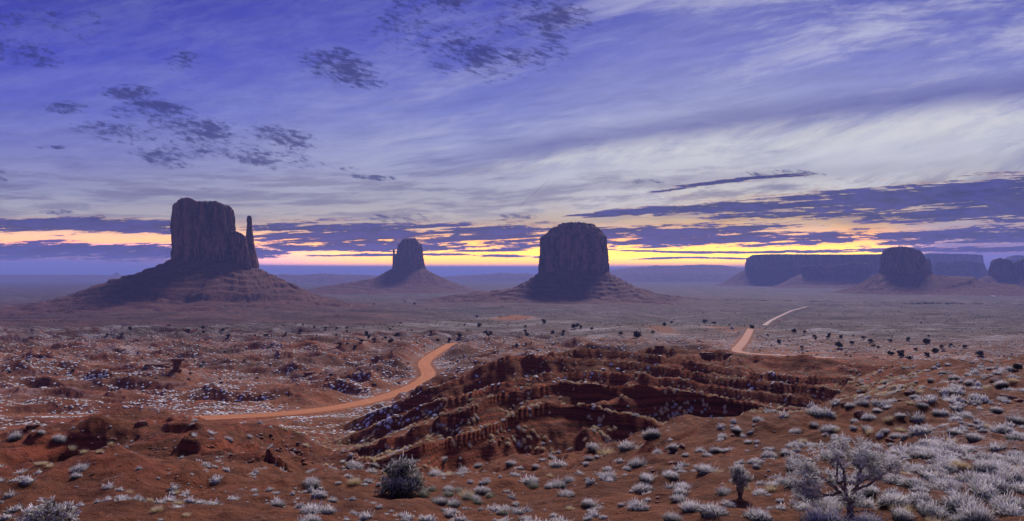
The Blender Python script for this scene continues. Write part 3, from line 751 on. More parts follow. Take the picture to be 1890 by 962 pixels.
FLO = 10.0
def build_buttes():
    # west butte with its thumb
    Y = 2500.0
    body = cliff_mesh(Y, 125, 478, [(316,380),(324,377),(330,371),(338,368),(352,369),(358,373),(366,374),(380,374),(396,373),(410,376),(424,379),(432,383)],
                      [(368,322,430),(376,320,430),(400,317,431),(430,316,433),(455,317,435),(480,317,438)], 101, ledges=((0.13,3.0,0.03),(0.86,0.8,0.03)), col=15)
    shoulder = cliff_mesh(Y-30, 60, 484, [(420,428),(432,427),(438,429),(444,434),(450,438),(456,441),(462,442),(470,446)],
                      [(428,424,448),(440,424,461),(460,426,463),(480,428,468),(490,430,470)], 140, nth=300, ledges=((0.2,2.5,0.03),), amp=0.7, col=10, power=2.3, rough_top=3)
    thumb = cliff_mesh(Y-20, 27, 486, [(452,401),(456,399),(460,398),(464,399),(468,401)],
                      [(398,457,464.5),(406,455.3,465.3),(412,456.3,465.3),(430,454.6,466.5),(448,453.5,469),(462,451,472),(475,449,475),(488,448,478)], 150, nth=160, nt_=80, amp=0.28, col=7, power=2.4, capn=6, rough_top=1)
    z0 = pyZ(480, Y)
    def fr(lst, zt=z0): return [(d, (pyZ(py, Y))/zt) for d, py in lst]
    L = fr([(0,480),(30,488),(75,499),(120,507),(170,517),(230,528),(290,541),(360,552),(450,560)]) + [(560,0.03),(700,-0.05)]
    Rr = fr([(0,484),(45,500),(100,516),(160,532),(185,541),(250,550),(320,560)]) + [(450,0.04),(600,-0.05)]
    Fr = [(0,1.0),(60,0.80),(150,0.55),(215,0.38),(224,0.285),(300,0.21),(420,0.13),(560,0.06),(760,0.015),(900,-0.05)]
    t = talus_mesh(Y, 125, (316,475), [(300,477),(330,477),(430,481),(480,487)], L, Rr, Fr, 160, maxd=880, terr=24.0, gull=0.7)
    butte('sandstone_butte', 395, Y, 'dark red butte on the left with a thin stone thumb beside its block', 'butte',
          [('cliff', body), ('cliff', shoulder), ('thumb_spire', thumb)], [('talus_slope', t)])
    # east butte, thumb on its left
    Y = 5000.0
    b = cliff_mesh(Y, 130, 492, [(728,452),(738,450),(742,443),(747,441),(760,440),(768,440),(771,449),(776,450),(784,451)],
                   [(440,741,770),(446,739,772),(452,735,777),(470,732,779),(494,729,782)], 201, ledges=((0.12,2.5,0.03),), amp=1.2, col=22)
    th = cliff_mesh(Y, 26, 492, [(722,461),(726,459),(730,462)], [(459,725,728.2),(468,725,728.5),(472,724.5,731),(480,724.5,733),(494,724,735)], 210, nth=120, amp=0.4, col=10, capn=5)
    z0 = pyZ(491, Y)
    def fr2(lst): return [(d, (pyZ(py, Y))/z0) for d, py in lst]
    L = fr2([(0,492),(60,501),(120,511),(200,517),(330,522),(480,528)])+[(640,0.05),(900,-0.05)]
    Rr = fr2([(0,491),(60,501),(130,511),(200,520),(260,526)])+[(380,0.08),(620,0.02),(900,-0.05)]
    Fr = [(0,1),(80,0.74),(190,0.42),(300,0.25),(450,0.12),(700,0.03),(900,-0.05)]
    t = talus_mesh(Y, 130, (727,780), [(700,492),(790,492)], L, Rr, Fr, 220, maxd=880, terr=20, gull=0.7, nth=260, nd=80)
    butte('sandstone_butte', 755, Y, 'smaller far butte near the centre with a needle thumb on its left', 'butte', [('cliff', b), ('thumb_spire', th)], [('talus_slope', t)])
    # round butte right of centre
    Y = 3300.0
    b = cliff_mesh(Y, 145, 496, [(1002,434),(1006,432),(1010,434),(1015,425),(1022,419),(1030,418),(1032,413),(1050,411),(1070,411),(1085,413),(1097,414),(1099,421),(1108,428),(1113,436),(1118,440)],
                   [(411,1031,1098),(417,1030,1099),(419,1021,1103),(426,1015,1107),(433,1010,1111),(437,1002,1115),(450,1001,1116),(470,1001,1118),(500,999,1119)], 301,
                   ledges=((0.14,2.0,0.03),(0.80,3.0,0.02),(0.92,3.0,0.015)), col=17, power=2.5, amp=1.05)
    z0 = pyZ(497, Y)
    def fr3(lst): return [(d, (pyZ(py, Y))/z0) for d, py in lst]
    L = fr3([(0,497),(40,509),(80,520),(130,531),(200,535),(300,540),(420,545)])+[(560,0.03),(760,-0.06)]
    Rr = fr3([(0,497),(50,511),(110,524),(165,534),(240,541),(330,546)])+[(480,0.03),(700,-0.06)]
    Fr = [(0,1),(70,0.76),(76,0.70),(150,0.44),(200,0.27),(208,0.22),(320,0.13),(480,0.06),(760,-0.06)]
    t = talus_mesh(Y, 145, (1001,1118), [(980,497),(1140,497)], L, Rr, Fr, 320, maxd=740, terr=24, gull=0.7)
    butte('sandstone_butte', 1060, Y, 'broad flat capped butte at the centre against the yellow glow', 'butte', [('cliff', b)], [('talus_slope', t)])
    # hazy domed butte on the right
    Y = 4500.0
    b = cliff_mesh(Y, 150, 503, [(1626,468),(1630,461),(1640,457),(1660,455),(1676,456),(1690,461),(1700,467),(1710,482),(1714,494)],
                   [(455,1640,1690),(461,1631,1696),(470,1627,1704),(485,1625,1710),(500,1623,1717),(506,1621,1722)], 401, col=22, power=2.4, amp=1.1, ledges=((0.12,2,0.03),))
    z0 = pyZ(502, Y)
    def fr4(lst): return [(d, (pyZ(py, Y))/z0) for d, py in lst]
    L = fr4([(0,502),(40,509),(110,522),(180,532)])+[(300,0.04),(500,-0.06)]
    Rr = fr4([(0,502),(40,507),(120,508),(230,510),(250,516),(330,521),(420,524),(520,532)])+[(640,0.05),(800,-0.06)]
    Fr = [(0,1),(60,0.80),(150,0.48),(250,0.22),(330,0.10),(520,0.02),(800,-0.06)]
    t = talus_mesh(Y, 150, (1625,1716), [(1600,502),(1740,504)], L, Rr, Fr, 420, maxd=780, terr=11)
    butte('sandstone_butte', 1668, Y, 'hazy domed butte on the right above long stepped slopes', 'butte', [('cliff', b)], [('talus_slope', t)])
    # long mesa behind it
    def far(px, Y, dep, base, top, sides, seed, label, cat='mesa', name='flat_mesa', slope=1.0, terr=8, nth=420, amp=1.6, col=34, power=4.0, lr=(260, 260), sink=30):
        c_ = cliff_mesh(Y, dep, base, top, sides, seed, nth=nth, nt_=46, amp=amp, col=col, power=power, capn=10, rough_top=2.0, sink=sink)
        lo = min(p[1] for p in sides); hi = max(p[2] for p in sides)
        Ls = [(0,1),(lr[0]*0.35,0.62),(lr[0]*0.7,0.25),(lr[0],0.06),(lr[0]*1.8,-0.08)]; Rs = [(0,1),(lr[1]*0.35,0.62),(lr[1]*0.7,0.25),(lr[1],0.06),(lr[1]*1.8,-0.08)]
        Fs = [(0,1),(90,0.66),(180,0.34),(300,0.1),(520,-0.08)]
        t_ = talus_mesh(Y, dep, (lo, hi), [(lo-20,base),(hi+20,base)], Ls, Rs, Fs, seed+20, maxd=max(520, max(lr)*1.8), terr=terr, nth=300, nd=50)
        butte(name, px, Y, label, cat, [('cliff', c_)], [('talus_slope', t_)], (M_farcliff, M_talus))
    far(1500, 7500.0, 420, 496, [(1374,479),(1380,474),(1388,470),(1420,469),(1500,470),(1560,471),(1600,471),(1660,471),(1700,472)],
        [(469,1382,1660),(474,1379,1662),(485,1375,1664),(498,1374,1666)], 501, 'long flat mesa right of centre under the brightest yellow sky', lr=(330,260))
    far(1560, 6600.0, 260, 506, [(1500,490),(1530,491),(1560,488),(1575,485),(1600,486),(1608,490)],
        [(486,1480,1600),(492,1478,1607),(508,1476,1609)], 530, 'low cliff bench standing in front of the long mesa', power=2.6)
    far(1660, 10500.0, 600, 488, [(1500,470),(1600,470),(1700,469),(1715,468),(1780,470),(1813,471)],
        [(470,1705,1812),(474,1704,1814),(490,1704,1815)], 560, 'palest blue flat mesa on the right horizon', lr=(200,200))
    far(1770, 8200.0, 300, 506, [(1716,486),(1724,484),(1745,483),(1752,486),(1762,483),(1790,481),(1806,485),(1818,487)],
        [(483,1724,1814),(490,1720,1818),(508,1716,1822)], 590, 'blue mesa with a wavy rim right of the domed butte', power=2.4, lr=(160,180))
    far(1710, 5600.0, 60, 503, [(1708,478),(1713,477),(1720,480)], [(477,1706,1717),(490,1704,1720),(503,1703,1721)], 600, 'narrow rock shoulder peeping out behind the domed butte', 'butte', 'sandstone_butte', amp=0.7, power=2.5, lr=(120,120), nth=200)
    far(1842, 5500.0, 110, 509, [(1824,484),(1832,479),(1845,476),(1856,479),(1866,486),(1870,493)],
        [(477,1836,1856),(484,1828,1866),(495,1824,1870),(511,1819,1873)], 620, 'rounded blue butte left of the frame edge on the far right', 'butte', 'sandstone_butte', amp=1.2, power=2.2, lr=(200,240))
    far(1885, 5400.0, 120, 509, [(1868,490),(1874,483),(1885,478),(1900,476),(1925,480),(1935,492)],
        [(478,1882,1925),(484,1873,1932),(495,1869,1936),(511,1866,1940)], 650, 'rounded blue butte cut by the right edge of the frame', 'butte', 'sandstone_butte', amp=1.2, power=2.3, lr=(200,240))
    far(1880, 10800.0, 300, 492, [(1846,478),(1860,473),(1875,471),(1895,472),(1930,476)],
        [(472,1862,1915),(480,1848,1935),(494,1842,1945)], 680, 'faint pale mesa behind the far right buttes', power=2.4, lr=(200,200))
    far(215, 15000.0, 60, 506, [(212,504),(215,503),(219,504)], [(503,214,217),(507,211,220)], 700, 'tiny pyramid hill on the left horizon', 'hill', 'pointed_hill', amp=0.6, power=2.0, lr=(260,260), nth=90)
build_buttes(); print('buttes', _t.time()-_t0)

def far_hills():      # low swells along the horizon
    for k, (pts, Y, dep) in enumerate([
        ([(1100,508),(1130,498),(1170,493),(1210,490),(1260,490),(1290,488),(1330,489),(1352,492),(1390,497),(1440,506)], 14500, 900),
        ([(1080,510),(1150,504),(1220,500),(1290,501),(1370,502),(1420,509)], 12500, 500),
        ([(430,511),(480,508),(520,506),(560,507),(585,505),(600,504),(620,506),(680,507),(730,511)], 11000, 500),
        ([(800,511),(860,508),(905,505),(930,503),(950,505),(975,504),(1000,509)], 13500, 500),
        ([(-300,510),(-100,506),(60,507),(180,507),(300,510)], 14000, 600),
        ([(1480,512),(1560,506),(1640,505),(1760,506),(1900,504),(2100,510)], 9500, 600)]):
        p = np.array(pts, float); q = np.linspace(p[0,0], p[-1,0], 140); zt = pyZ(np.interp(q, p[:,0], p[:,1]), Y) + fbm(q/9.0, q*0, 4, 900+k)*6
        ns = 15; V = []
        for i in range(ns):
            s = -1 + 2*i/(ns-1)
            zz = (zt-0)*np.clip(1-abs(s)**1.3, 0, 1) + fbm(q/14.0, q*0+s*3, 3, 930+k)*6*(1-abs(s)) - 3
            V.append(np.stack([pxX(q, Y), np.full(len(q), Y+s*dep), zz], 1))
        o = mesh_obj('far_hills', np.concatenate(V), grid_faces(ns, len(q)), M_farcliff)
        tag(o, None, None, None, 'structure')
far_hills()

# ------------------------------------------------------------------ plants and stones
def blades(n, dirs, base, length, width, rgen, bend=0.25, frost_tip=1.0, seg=2):
    """thin tapering blades: returns V, F(tri list as quads), frost per vertex"""
    n = len(dirs); side = np.cross(dirs, rgen.normal(size=(n,3))); side /= np.linalg.norm(side, axis=1)[:,None]+1e-9
    bd = rgen.normal(size=(n,3))*bend
    V = []; Fr = []
    for i in range(seg+1):
        t = i/seg; c = base + dirs*length[:,None]*t + bd*length[:,None]*t*t
        w = (width*(1-t*0.75))[:,None]
        V.append(c-side*w); V.append(c+side*w); Fr.append(np.full(n, t)); Fr.append(np.full(n, t))
    V = np.stack(V, 1).reshape(-1,3); Fr = np.stack(Fr, 1).ravel()
    k = 2*(seg+1); b = np.arange(n)[:,None]*k; Fq = []
    for i in range(seg): Fq.append(np.concatenate([b+2*i, b+2*i+1, b+2*i+3, b+2*i+2], 1))
    return V, np.concatenate(Fq), Fr
def sphere_dirs(n, rgen, zmin=0.0, zpow=1.0):
    z = zmin + (1-zmin)*rgen.random(n)**zpow; a = rgen.random(n)*2*np.pi; r = np.sqrt(np.clip(1-z*z,0,1))
    return np.stack([r*np.cos(a), r*np.sin(a), z], 1)
def join(parts):
    V = []; Fq = []; A = []; T = []; o = 0
    for v, f, a, t in parts: V.append(v); Fq.append(f+o); A.append(a); T.append(t); o += len(v)
    return np.concatenate(V), np.concatenate(Fq), np.concatenate(A), np.concatenate(T)
def core(rad, h, rgen, fr=0.15, n=10, m=6):
    th = np.linspace(0, 2*np.pi, n, endpoint=False); V = []
    for i in range(m):
        p = i/(m-1)*np.pi/2
        k = 1+rgen.normal(size=n)*0.10
        V.append(np.stack([np.cos(th)*math.cos(p)*rad*k, np.sin(th)*math.cos(p)*rad*k, np.full(n, math.sin(p)*h)-0.03*rad*10*(i == 0)], 1))
    V = np.concatenate(V); return V, grid_faces(m, n, True), np.full(len(V), fr)*np.clip(V[:,2]/h, 0, 1), np.full(len(V), 0.3)
def sage_mesh(seed, n=420, flat=0.62, frost=1.0, spiky=1.0, lobes=4, w=0.014, grass=False):
    """unit sized shrub, about 1 m across"""
    g = np.random.default_rng(seed); parts = []
    for L in range(lobes):
        a = g.random()*6.28; d = 0.0 if L == 0 else 0.10+0.22*g.random(); R = 0.5-d*0.75
        cen = np.array([math.cos(a)*d, math.sin(a)*d, 0]); m = int(n/lobes)
        di = sphere_dirs(m, g, 0.02, 0.85)
        st = cen + di*np.array([1,1,flat])*R*(0.40+0.50*g.random((m,1))**0.7)
        dd = di*np.array([1,1,1.0]) + np.array([0,0,0.55*spiky]) + g.normal(size=(m,3))*0.35*(0.5 if grass else 1); dd /= np.linalg.norm(dd, axis=1)[:,None]
        ln = R*(0.22+0.26*g.random(m))*(1.9 if grass else 1)
        v, f, fr = blades(m, dd, st, ln, np.full(m, w)*(0.7+0.8*g.random(m)), g, 0.2 if grass else 0.35)
        up = np.repeat(np.clip(-0.02+1.15*di[:,2]+0.18*g.normal(size=m), 0, 1), 6)
        outer = np.clip((np.linalg.norm((v-cen)/np.array([1,1,flat]), axis=1)/R-0.35)/0.65, 0, 1)
        f_a = np.clip((fr**0.8*(0.02+1.15*up)*1.3*outer**0.5-0.10), 0, 1)*frost
        tn = np.repeat(g.random(m), 6)
        parts.append((v, f, f_a, tn))
        cv = core(R*0.68, R*0.68*flat, g); parts.append((cv[0]+cen, cv[1], cv[2], cv[3]))
    return join(parts)
def tuft_small(seed, frost=1.0, n=44, w=0.05, flat=0.6):
    g = np.random.default_rng(seed)
    di = sphere_dirs(n, g, 0.0, 0.8); st = di*np.array([1,1,flat])*0.30
    dd = di+np.array([0,0,0.5])+g.normal(size=(n,3))*0.3; dd /= np.linalg.norm(dd, axis=1)[:,None]
    v, f, fr = blades(n, dd, st, 0.16+0.16*g.random(n), np.full(n, w), g, 0.2, seg=1)
    fa = np.clip(fr*np.repeat(np.clip(0.1+1.1*di[:,2], 0, 1), 4)*1.1, 0, 1)*frost
    cv = core(0.34, 0.34*flat*1.3, g, 0.55*frost, 8, 4)
    return join([(v, f, fa, np.repeat(g.random(n), 4)), cv])
def dome(seed, frost=0.8, flat=0.55):
    g = np.random.default_rng(seed); V, f, a, t = core(0.5, 0.5*flat, g, 1.0, 7, 4)
    a = np.clip((V[:,2]/(0.5*flat)-0.3)*1.9, 0, 1)*frost; V = V*(1+g.normal(size=V.shape)*0.07)
    return V, f, a, t
def normal_at(x, y):
    e = 0.4; x = np.atleast_1d(x); y = np.atleast_1d(y); n = len(x)
    z = H(np.concatenate([x, x+e, x-e, x, x]), np.concatenate([y, y, y, y+e, y-e]))
    z0, zx, zX, zy, zY = (z[i*n:(i+1)*n] for i in range(5))
    return z0, (zx-zX)/(2*e), (zy-zY)/(2*e)
def bulk(name, temps, x, y, size, mat, kind, label, cat, lean=0.6, hs=1.0, group=None, yaw=None):
    """many small tufts as one mesh (each template copied with numpy)"""
    z, gx, gy = normal_at(x, y); n = len(x); ti = rng.integers(0, len(temps), n); a = rng.random(n)*6.28
    sx = size*(0.75+0.5*rng.random(n)); sy = size*(0.75+0.5*rng.random(n)); sz = size*hs*(0.75+0.5*rng.random(n))
    Vs = []; Fs = []; As = []; Ts = []; o = 0
    for k, (v, f, fa, tn) in enumerate(temps):
        m = np.where(ti == k)[0]
        if len(m) == 0: continue
        c, s = np.cos(a[m])[:,None], np.sin(a[m])[:,None]
        vx = v[None,:,0]*sx[m,None]; vy = v[None,:,1]*sy[m,None]; vz = v[None,:,2]*sz[m,None]
        X = vx*c-vy*s; Yy = vx*s+vy*c; Z = vz + lean*(X*gx[m,None]+Yy*gy[m,None])
        Vv = np.stack([X+x[m,None], Yy+y[m,None], Z+z[m,None]-0.03*size[m,None]], -1).reshape(-1,3)
        nv = len(v); Vs.append(Vv); Fs.append((f[None]+ (np.arange(len(m))*nv)[:,None,None]).reshape(-1,4)+o); o += len(Vv)
        fv = 0.65+0.5*rng.random(len(m)); As.append(np.clip(fa[None]*fv[:,None],0,1).ravel()); Ts.append(np.clip(tn[None]*0.6+rng.random(len(m))[:,None]*0.4,0,1).ravel())
    o_ = mesh_obj(name, np.concatenate(Vs), np.concatenate(Fs), mat, smooth=False, attrs=dict(frost=np.concatenate(As), tint=np.concatenate(Ts)))
    tag(o_, label, cat, group, kind); return o_
def visible(x, y, hgt=0.3):
    """which ground points the camera can see"""
    x = np.asarray(x); y = np.asarray(y); n = len(x); z = H(x, y)+hgt
    ok = np.ones(n, bool)
    for t in (0.25,0.4,0.5,0.6,0.68,0.75,0.8,0.84,0.88,0.91,0.94,0.96,0.975):
        zg = H(x*t, y*t); ok &= (CAMZ+(z-CAMZ)*t) > zg-0.05
    return ok
def pj(x, y, z): return 945+F*x/y, HOR-F*(z-CAMZ)/y

GRID = {}
def gpt(px, py, y0=10.0):
    """ground point under a photo point, found along the line of sight"""
    Ys = _RY[_RY >= y0]; X = (px-945)/F*Ys; zz = H(X, Ys); line = CAMZ-(py-HOR)/F*Ys
    i = np.where(zz >= line)[0]
    if len(i) == 0: return None
    i = i[0]
    if i > 0:
        a = (zz[i]-line[i]); b = (line[i-1]-zz[i-1]); t = b/(a+b+1e-9); Yh = Ys[i-1]+(Ys[i]-Ys[i-1])*t
    else: Yh = Ys[i]
    return (px-945)/F*Yh, Yh, float(H((px-945)/F*Yh, Yh)[0])

def plant_mesh(name, data, mat):
    v, f, fa, tn = data; me = bpy.data.meshes.new(name)
    me.vertices.add(len(v)); me.vertices.foreach_set('co', v.astype(np.float32).ravel())
    me.loops.add(f.size); me.loops.foreach_set('vertex_index', f.astype(np.int32).ravel())
    me.polygons.add(len(f)); me.polygons.foreach_set('loop_start', np.arange(0, f.size, 4, dtype=np.int32)); me.update(calc_edges=True)
    for k, a in (('frost', fa), ('tint', tn)):
        at = me.attributes.new(k, 'FLOAT', 'POINT'); at.data.foreach_set('value', a.astype(np.float32))
    me.polygons.foreach_set('use_smooth', np.zeros(len(f), bool)); me.materials.append(mat); return me
SAGE = [plant_mesh('sagebrush', sage_mesh(10+i, 900, 0.55+0.1*(i % 3), (0.95,0.75,1.0,0.6,0.85)[i], 0.7+0.3*(i % 2), 3+i % 3, 0.013), M_sage) for i in range(5)]
WISPY = [plant_mesh('brush', sage_mesh(30+i, 1000, 0.85, 0.9, 0.9, 5, 0.009), M_sage) for i in range(3)]
BUNCH = [plant_mesh('bunchgrass', sage_mesh(50+i, 380, 0.6, 0.55, 1.2, 1+i, 0.012, True), M_grass) for i in range(3)]
GREENG = [plant_mesh('green_tuft', sage_mesh(60+i, 300, 0.75, 0.6, 2.0, 2, 0.012, True), M_yucca) for i in range(2)]

SAGE_AT = [(1030,862,36),(1121,868,20),(1177,860,38),(1158,867,18),(944,858,24),(989,863,18),(1044,916,33),(1089,932,30),(1179,938,36),(1187,908,38),(1124,886,34),(1049,890,26),(1015,900,20),(978,893,36),(949,879,20),
 (931,943,28),(953,932,15),(803,878,27),(884,862,19),(812,928,27),(835,932,33),(887,909,31),(876,922,22),(827,905,20),(624,893,13),(673,896,13),(643,882,20),(684,872,24),(656,865,32),(692,861,16),
 (579,946,44),(577,962,32),(818,851,17),(816,786,17),(1019,848,20),(1094,828,24),(1158,830,34),(1087,849,18),(1215,837,20),(1245,830,24),(1237,881,30),(1196,886,30),(1531,795,34),(1503,785,18),(1468,800,25),(1358,795,20),
 (1333,809,20),(1381,817,15),(1266,842,16),(1292,834,19),(1325,833,16),(1340,834,17),(1305,842,19),(1455,840,27),(1421,843,26),(1397,857,30),(1305,872,38),(1236,880,27),(1258,873,17),(1197,889,24),(1260,899,25),(1258,911,29),(1253,925,34),
 (1275,942,42),(1316,950,50),(1342,933,28),(1336,911,30),(1425,898,28),(1403,914,30),(1397,957,46),(1242,961,36),(1494,825,28),(1470,826,26),(1542,809,20),(1605,773,24),(1577,779,17),(1601,795,24),(1634,798,16),(1528,766,20),
 (1690,843,30),(1875,778,34),(1801,812,30),(1760,800,26),(1710,792,22),(1640,745,20),(1700,750,24),(1750,742,20),(1800,735,22),(1850,740,20),(1780,770,26),(1730,765,22),(1840,760,22),(1660,770,20),(1570,752,20),(1790,708,20),
 (1850,712,24),(1760,700,22),(1720,705,18),(1800,690,18),(1850,685,16),(1740,690,16),(1690,735,18),(1620,760,16),(1655,808,26),(1460,867,24),(1700,870,34),(1735,860,30),(1620,872,24),(1480,940,30),(1664,957,44),(1640,930,38),
 (1700,925,42),(470,907,14),(515,934,24),(140,882,20),(85,900,0)]
WISPY_AT = [(855,872,26),(895,893,21),(575,895,34),(1203,806,36),(1508,766,36),(1590,745,24),(1746,838,58),(1768,842,44),(1827,872,54),(1875,858,50),(1875,812,36),(1745,905,60),(1790,890,52),(1775,940,74),(1720,950,60),(1523,970,84),(1690,900,44),(1830,905,60),(1870,890,60),
 (1800,960,70),(150,868,32),(30,808,26),(110,812,26),(1400,778,22),(1850,800,40),(1650,890,40),(1862,940,60),(1600,968,50),(75,800,14),(360,778,12),(1210,768,12),(355,785,10),(1745,870,44)]
BUNCH_AT = [(654,894,22),(861,915,28),(1015,880,12),(80,858,14),(135,828,14),(92,862,12),(155,836,14),(1542,795,18),(1605,800,16),(1117,838,26),(240,910,12),(275,925,13),(330,930,16),(290,945,18),(345,952,14),(1480,815,16),(1425,905,22),(1330,872,14),(1640,775,16),(1760,815,18),
 (1500,760,14),(185,834,12),(205,820,10),(70,858,11),(1700,725,16),(1745,725,16),(1820,718,16),(1870,705,16),(1680,745,14),(325,910,12),(1820,790,18),(1660,795,18)]
GREEN_AT = [(783,916,18),(798,905,16),(827,916,20),(862,922,18),(880,930,20),(845,908,16),(931,950,18),(985,900,20),(905,918,16),(800,925,12)]

def zone(px, py, Y=None):
    if px < 520: return 'on the red hill at the lower left'
    if px < 770 and py > 840: return 'beside the dark green juniper bush'
    if px < 1000 and py > 840: return 'right of the dark juniper bush'
    if px < 1450 and py > 810: return 'on the bench left of the frosted tree'
    if px >= 1450 and py > 850: return 'around the gnarled frosted tree'
    if px >= 1450 and py > 740: return 'on the slope above the gnarled tree'
    if px >= 1450: return 'along the rim at the right edge'
    return 'in the red gully beyond the bench'
def size_word(w): return 'large' if w >= 40 else ('mid sized' if w >= 24 else 'small')
KINDS = {}
def put(kind, meshes, px, py, wpx, look, cat, group, hs=1.0, pos=None, name=None, label=None):
    p = pos or gpt(px, py)
    if p is None: return None
    x, y, z = p; w = wpx/F*y
    me = random.choice(meshes)
    first = KINDS.get(me.name)
    if first is None:
        o = bpy.data.objects.new(kind, me); KINDS[me.name] = o
    else:
        o = first.copy()
    C.objects.link(o)
    _, gx, gy = normal_at(x, y)
    o.location = (x, y, z-0.04*w); o.scale = (w*random.uniform(.9,1.1), w*random.uniform(.9,1.1), w*hs*random.uniform(.85,1.15))
    o.rotation_euler = (math.atan(float(gy[0]))*0.6, -math.atan(float(gx[0]))*0.6, random.uniform(0, 6.28))
    tag(o, label or f"{size_word(wpx)} {look} {zone(px, py)}", cat, group)
    return o
n_sage = 0
for px, py, w in SAGE_AT:
    if w and put('frosted_sagebrush', SAGE, px, py, w*1.05, 'rounded rimed sagebrush', 'shrub', 'frosted sagebrush clumps', 1.0): n_sage += 1
for px, py, w in WISPY_AT: put('frosted_brush', WISPY, px, py, w*1.05, 'twiggy lavender white frosted brush', 'shrub', 'twiggy frosted brush', 0.95)
for px, py, w in BUNCH_AT: put('bunchgrass', BUNCH, px, py, w*1.1, 'straw yellow bunchgrass tuft', 'grass tuft', 'straw yellow bunchgrass tufts', 0.9)
for px, py, w in GREEN_AT: put('green_grass_tuft', GREENG, px, py, w*1.1, 'green tipped grass tuft', 'grass tuft', 'green grass tufts', 1.1)
# the open bench: more clumps of the same plants, thicker towards the right
def scatter(n, pxr, yr, dens):
    px = rng.uniform(pxr[0], pxr[1], n*8); Y = np.exp(rng.uniform(math.log(yr[0]), math.log(yr[1]), n*8))
    x = (px-945)/F*Y; y = Y; k = rng.random(n*8) < dens(px, Y, x, y); x, y = x[k], y[k]
    v_ = visible(x, y); x, y = x[v_][:n], y[v_][:n]; return x, y
def d_bench(px, Y, x, y):
    Yn = np.interp(px, NC[:,0], NC[:,1]); cl = np.clip(0.5+fbm(x/7.0, y/7.0, 2, 500)*1.6, 0, 1)
    return (Y < Yn)*cl*(0.08+0.92*ss(px, 1380, 1700))*(px > 980)*(Y/100.0)**0.6*(0.55+0.45*ss(px,1600,1800))
x, y = scatter(430, (980,1960), (17,135), d_bench); z = H(x, y); qx, qy = pj(x, y, z)
order = np.argsort(y)
for i in order[:115]:
    wpx = random.uniform(0.35, 0.85)/y[i]*F
    if random.random() < 0.72: put('frosted_sagebrush', SAGE, qx[i], qy[i], wpx, 'rounded rimed sagebrush', 'shrub', 'frosted sagebrush clumps', 1.0, (x[i], y[i], z[i]))
    else: put('bunchgrass', BUNCH, qx[i], qy[i], wpx*0.7, 'straw yellow bunchgrass tuft', 'grass tuft', 'straw yellow bunchgrass tufts', 0.8, (x[i], y[i], z[i]))
print('individual plants', _t.time()-_t0)

T_small = [tuft_small(70+i, 0.95, 60, 0.035, 0.5+0.15*(i % 2)) for i in range(5)]
T_far = [dome(80+i, 0.85) for i in range(5)]
T_yel = [tuft_small(90+i, 0.55, 44, 0.06, 0.7) for i in range(4)]
xs = [x[order[115:]]]; ys = [y[order[115:]]]
x2, y2 = scatter(2300, (-40,1980), (20,135), lambda px, Y, x, y: (Y < np.interp(px, NC[:,0], NC[:,1])+2)*np.clip(0.4+fbm(x/5.0, y/5.0, 2, 510)*1.8, 0, 1)*(0.45+0.55*ss(px,1300,1650))*(Y/100)**0.5)
nn = len(xs[0]); size = np.concatenate([rng.uniform(0.5, 1.1, nn), 0.12+0.55*rng.random(len(x2))**2.2])
bulk('sagebrush_scrub', T_small, np.concatenate(xs+[x2]), np.concatenate(ys+[y2]), size, M_sage, 'stuff', 'small rimed sage tufts strewn over the near slopes', 'scrub')
# rimed scrub of the middle distance
def d_mid(px, Y, x, y):
    d, zr, hw = road_info(x, y)
    c = np.clip(0.30+fbm(x/28.0, y/18.0, 4, 520)*1.5, 0, 1)
    badl = ss(px, 680, 860)*(1-ss(Y,262,300))*(1-ss(px,1650,1750))
    left = (1-ss(px,480,640))*(1-ss(Y,100,140))
    return c*(1-0.92*badl)*(1-0.93*left)*(d > hw+1.5)*np.clip(Y/330.0, 0.2, 1)*ss(Y, 125, 170)
x, y = scatter(16000, (-60,1960), (125,760), d_mid)
bulk('rimed_scrub', T_far, x, y, rng.uniform(0.6, 1.7, len(x))*(0.7+0.3*np.clip(y/400,0,1.5)), M_sage, 'stuff', 'low rimed scrub dotting the middle distance', 'scrub', hs=0.8)
def d_bad(px, Y, x, y):
    return np.clip(0.35+fbm(x/9.0, y/9.0, 3, 530)*1.5, 0, 1)*(ss(px,420,700)*(1-ss(px,1640,1720))*(Y > 72)*(1-ss(Y,275,300)))*(road_info(x, y)[0] > 6)*np.clip(Y/180.0, 0.3, 1)
x, y = scatter(4200, (420,1720), (62,300), d_bad)
k = rng.random(len(x)) < 0.78
bulk('yellow_grass_tufts', T_yel, x[k], y[k], rng.uniform(0.40, 0.95, int(k.sum())), M_grass, 'stuff', 'pale yellow grass tufts dotting the red ridges', 'grass')
bulk('frosted_ridge_tufts', T_small, x[~k], y[~k], rng.uniform(0.4, 1.0, int((~k).sum())), M_sage, 'stuff', 'white frosted tufts on the red ridge faces', 'scrub')
x, y = scatter(5200, (-60,1960), (330,2600), lambda px, Y, x, y: np.clip(0.4+fbm(x/90.0, y/50.0, 4, 550)*1.5, 0, 1)*(road_info(x, y)[0] > 9)*np.clip(Y/1200.0, 0.2, 1))
T_dark = [dome(95+i, 0.25, 0.8) for i in range(4)]
bulk('dark_scrub', T_dark, x, y, rng.uniform(0.9, 2.3, len(x))*np.clip(0.7+y/2600.0, 0.7, 1.5), M_fardark, 'stuff', 'dark low scrub peppering the plain below the buttes', 'scrub')
print('bulk plants', _t.time()-_t0)

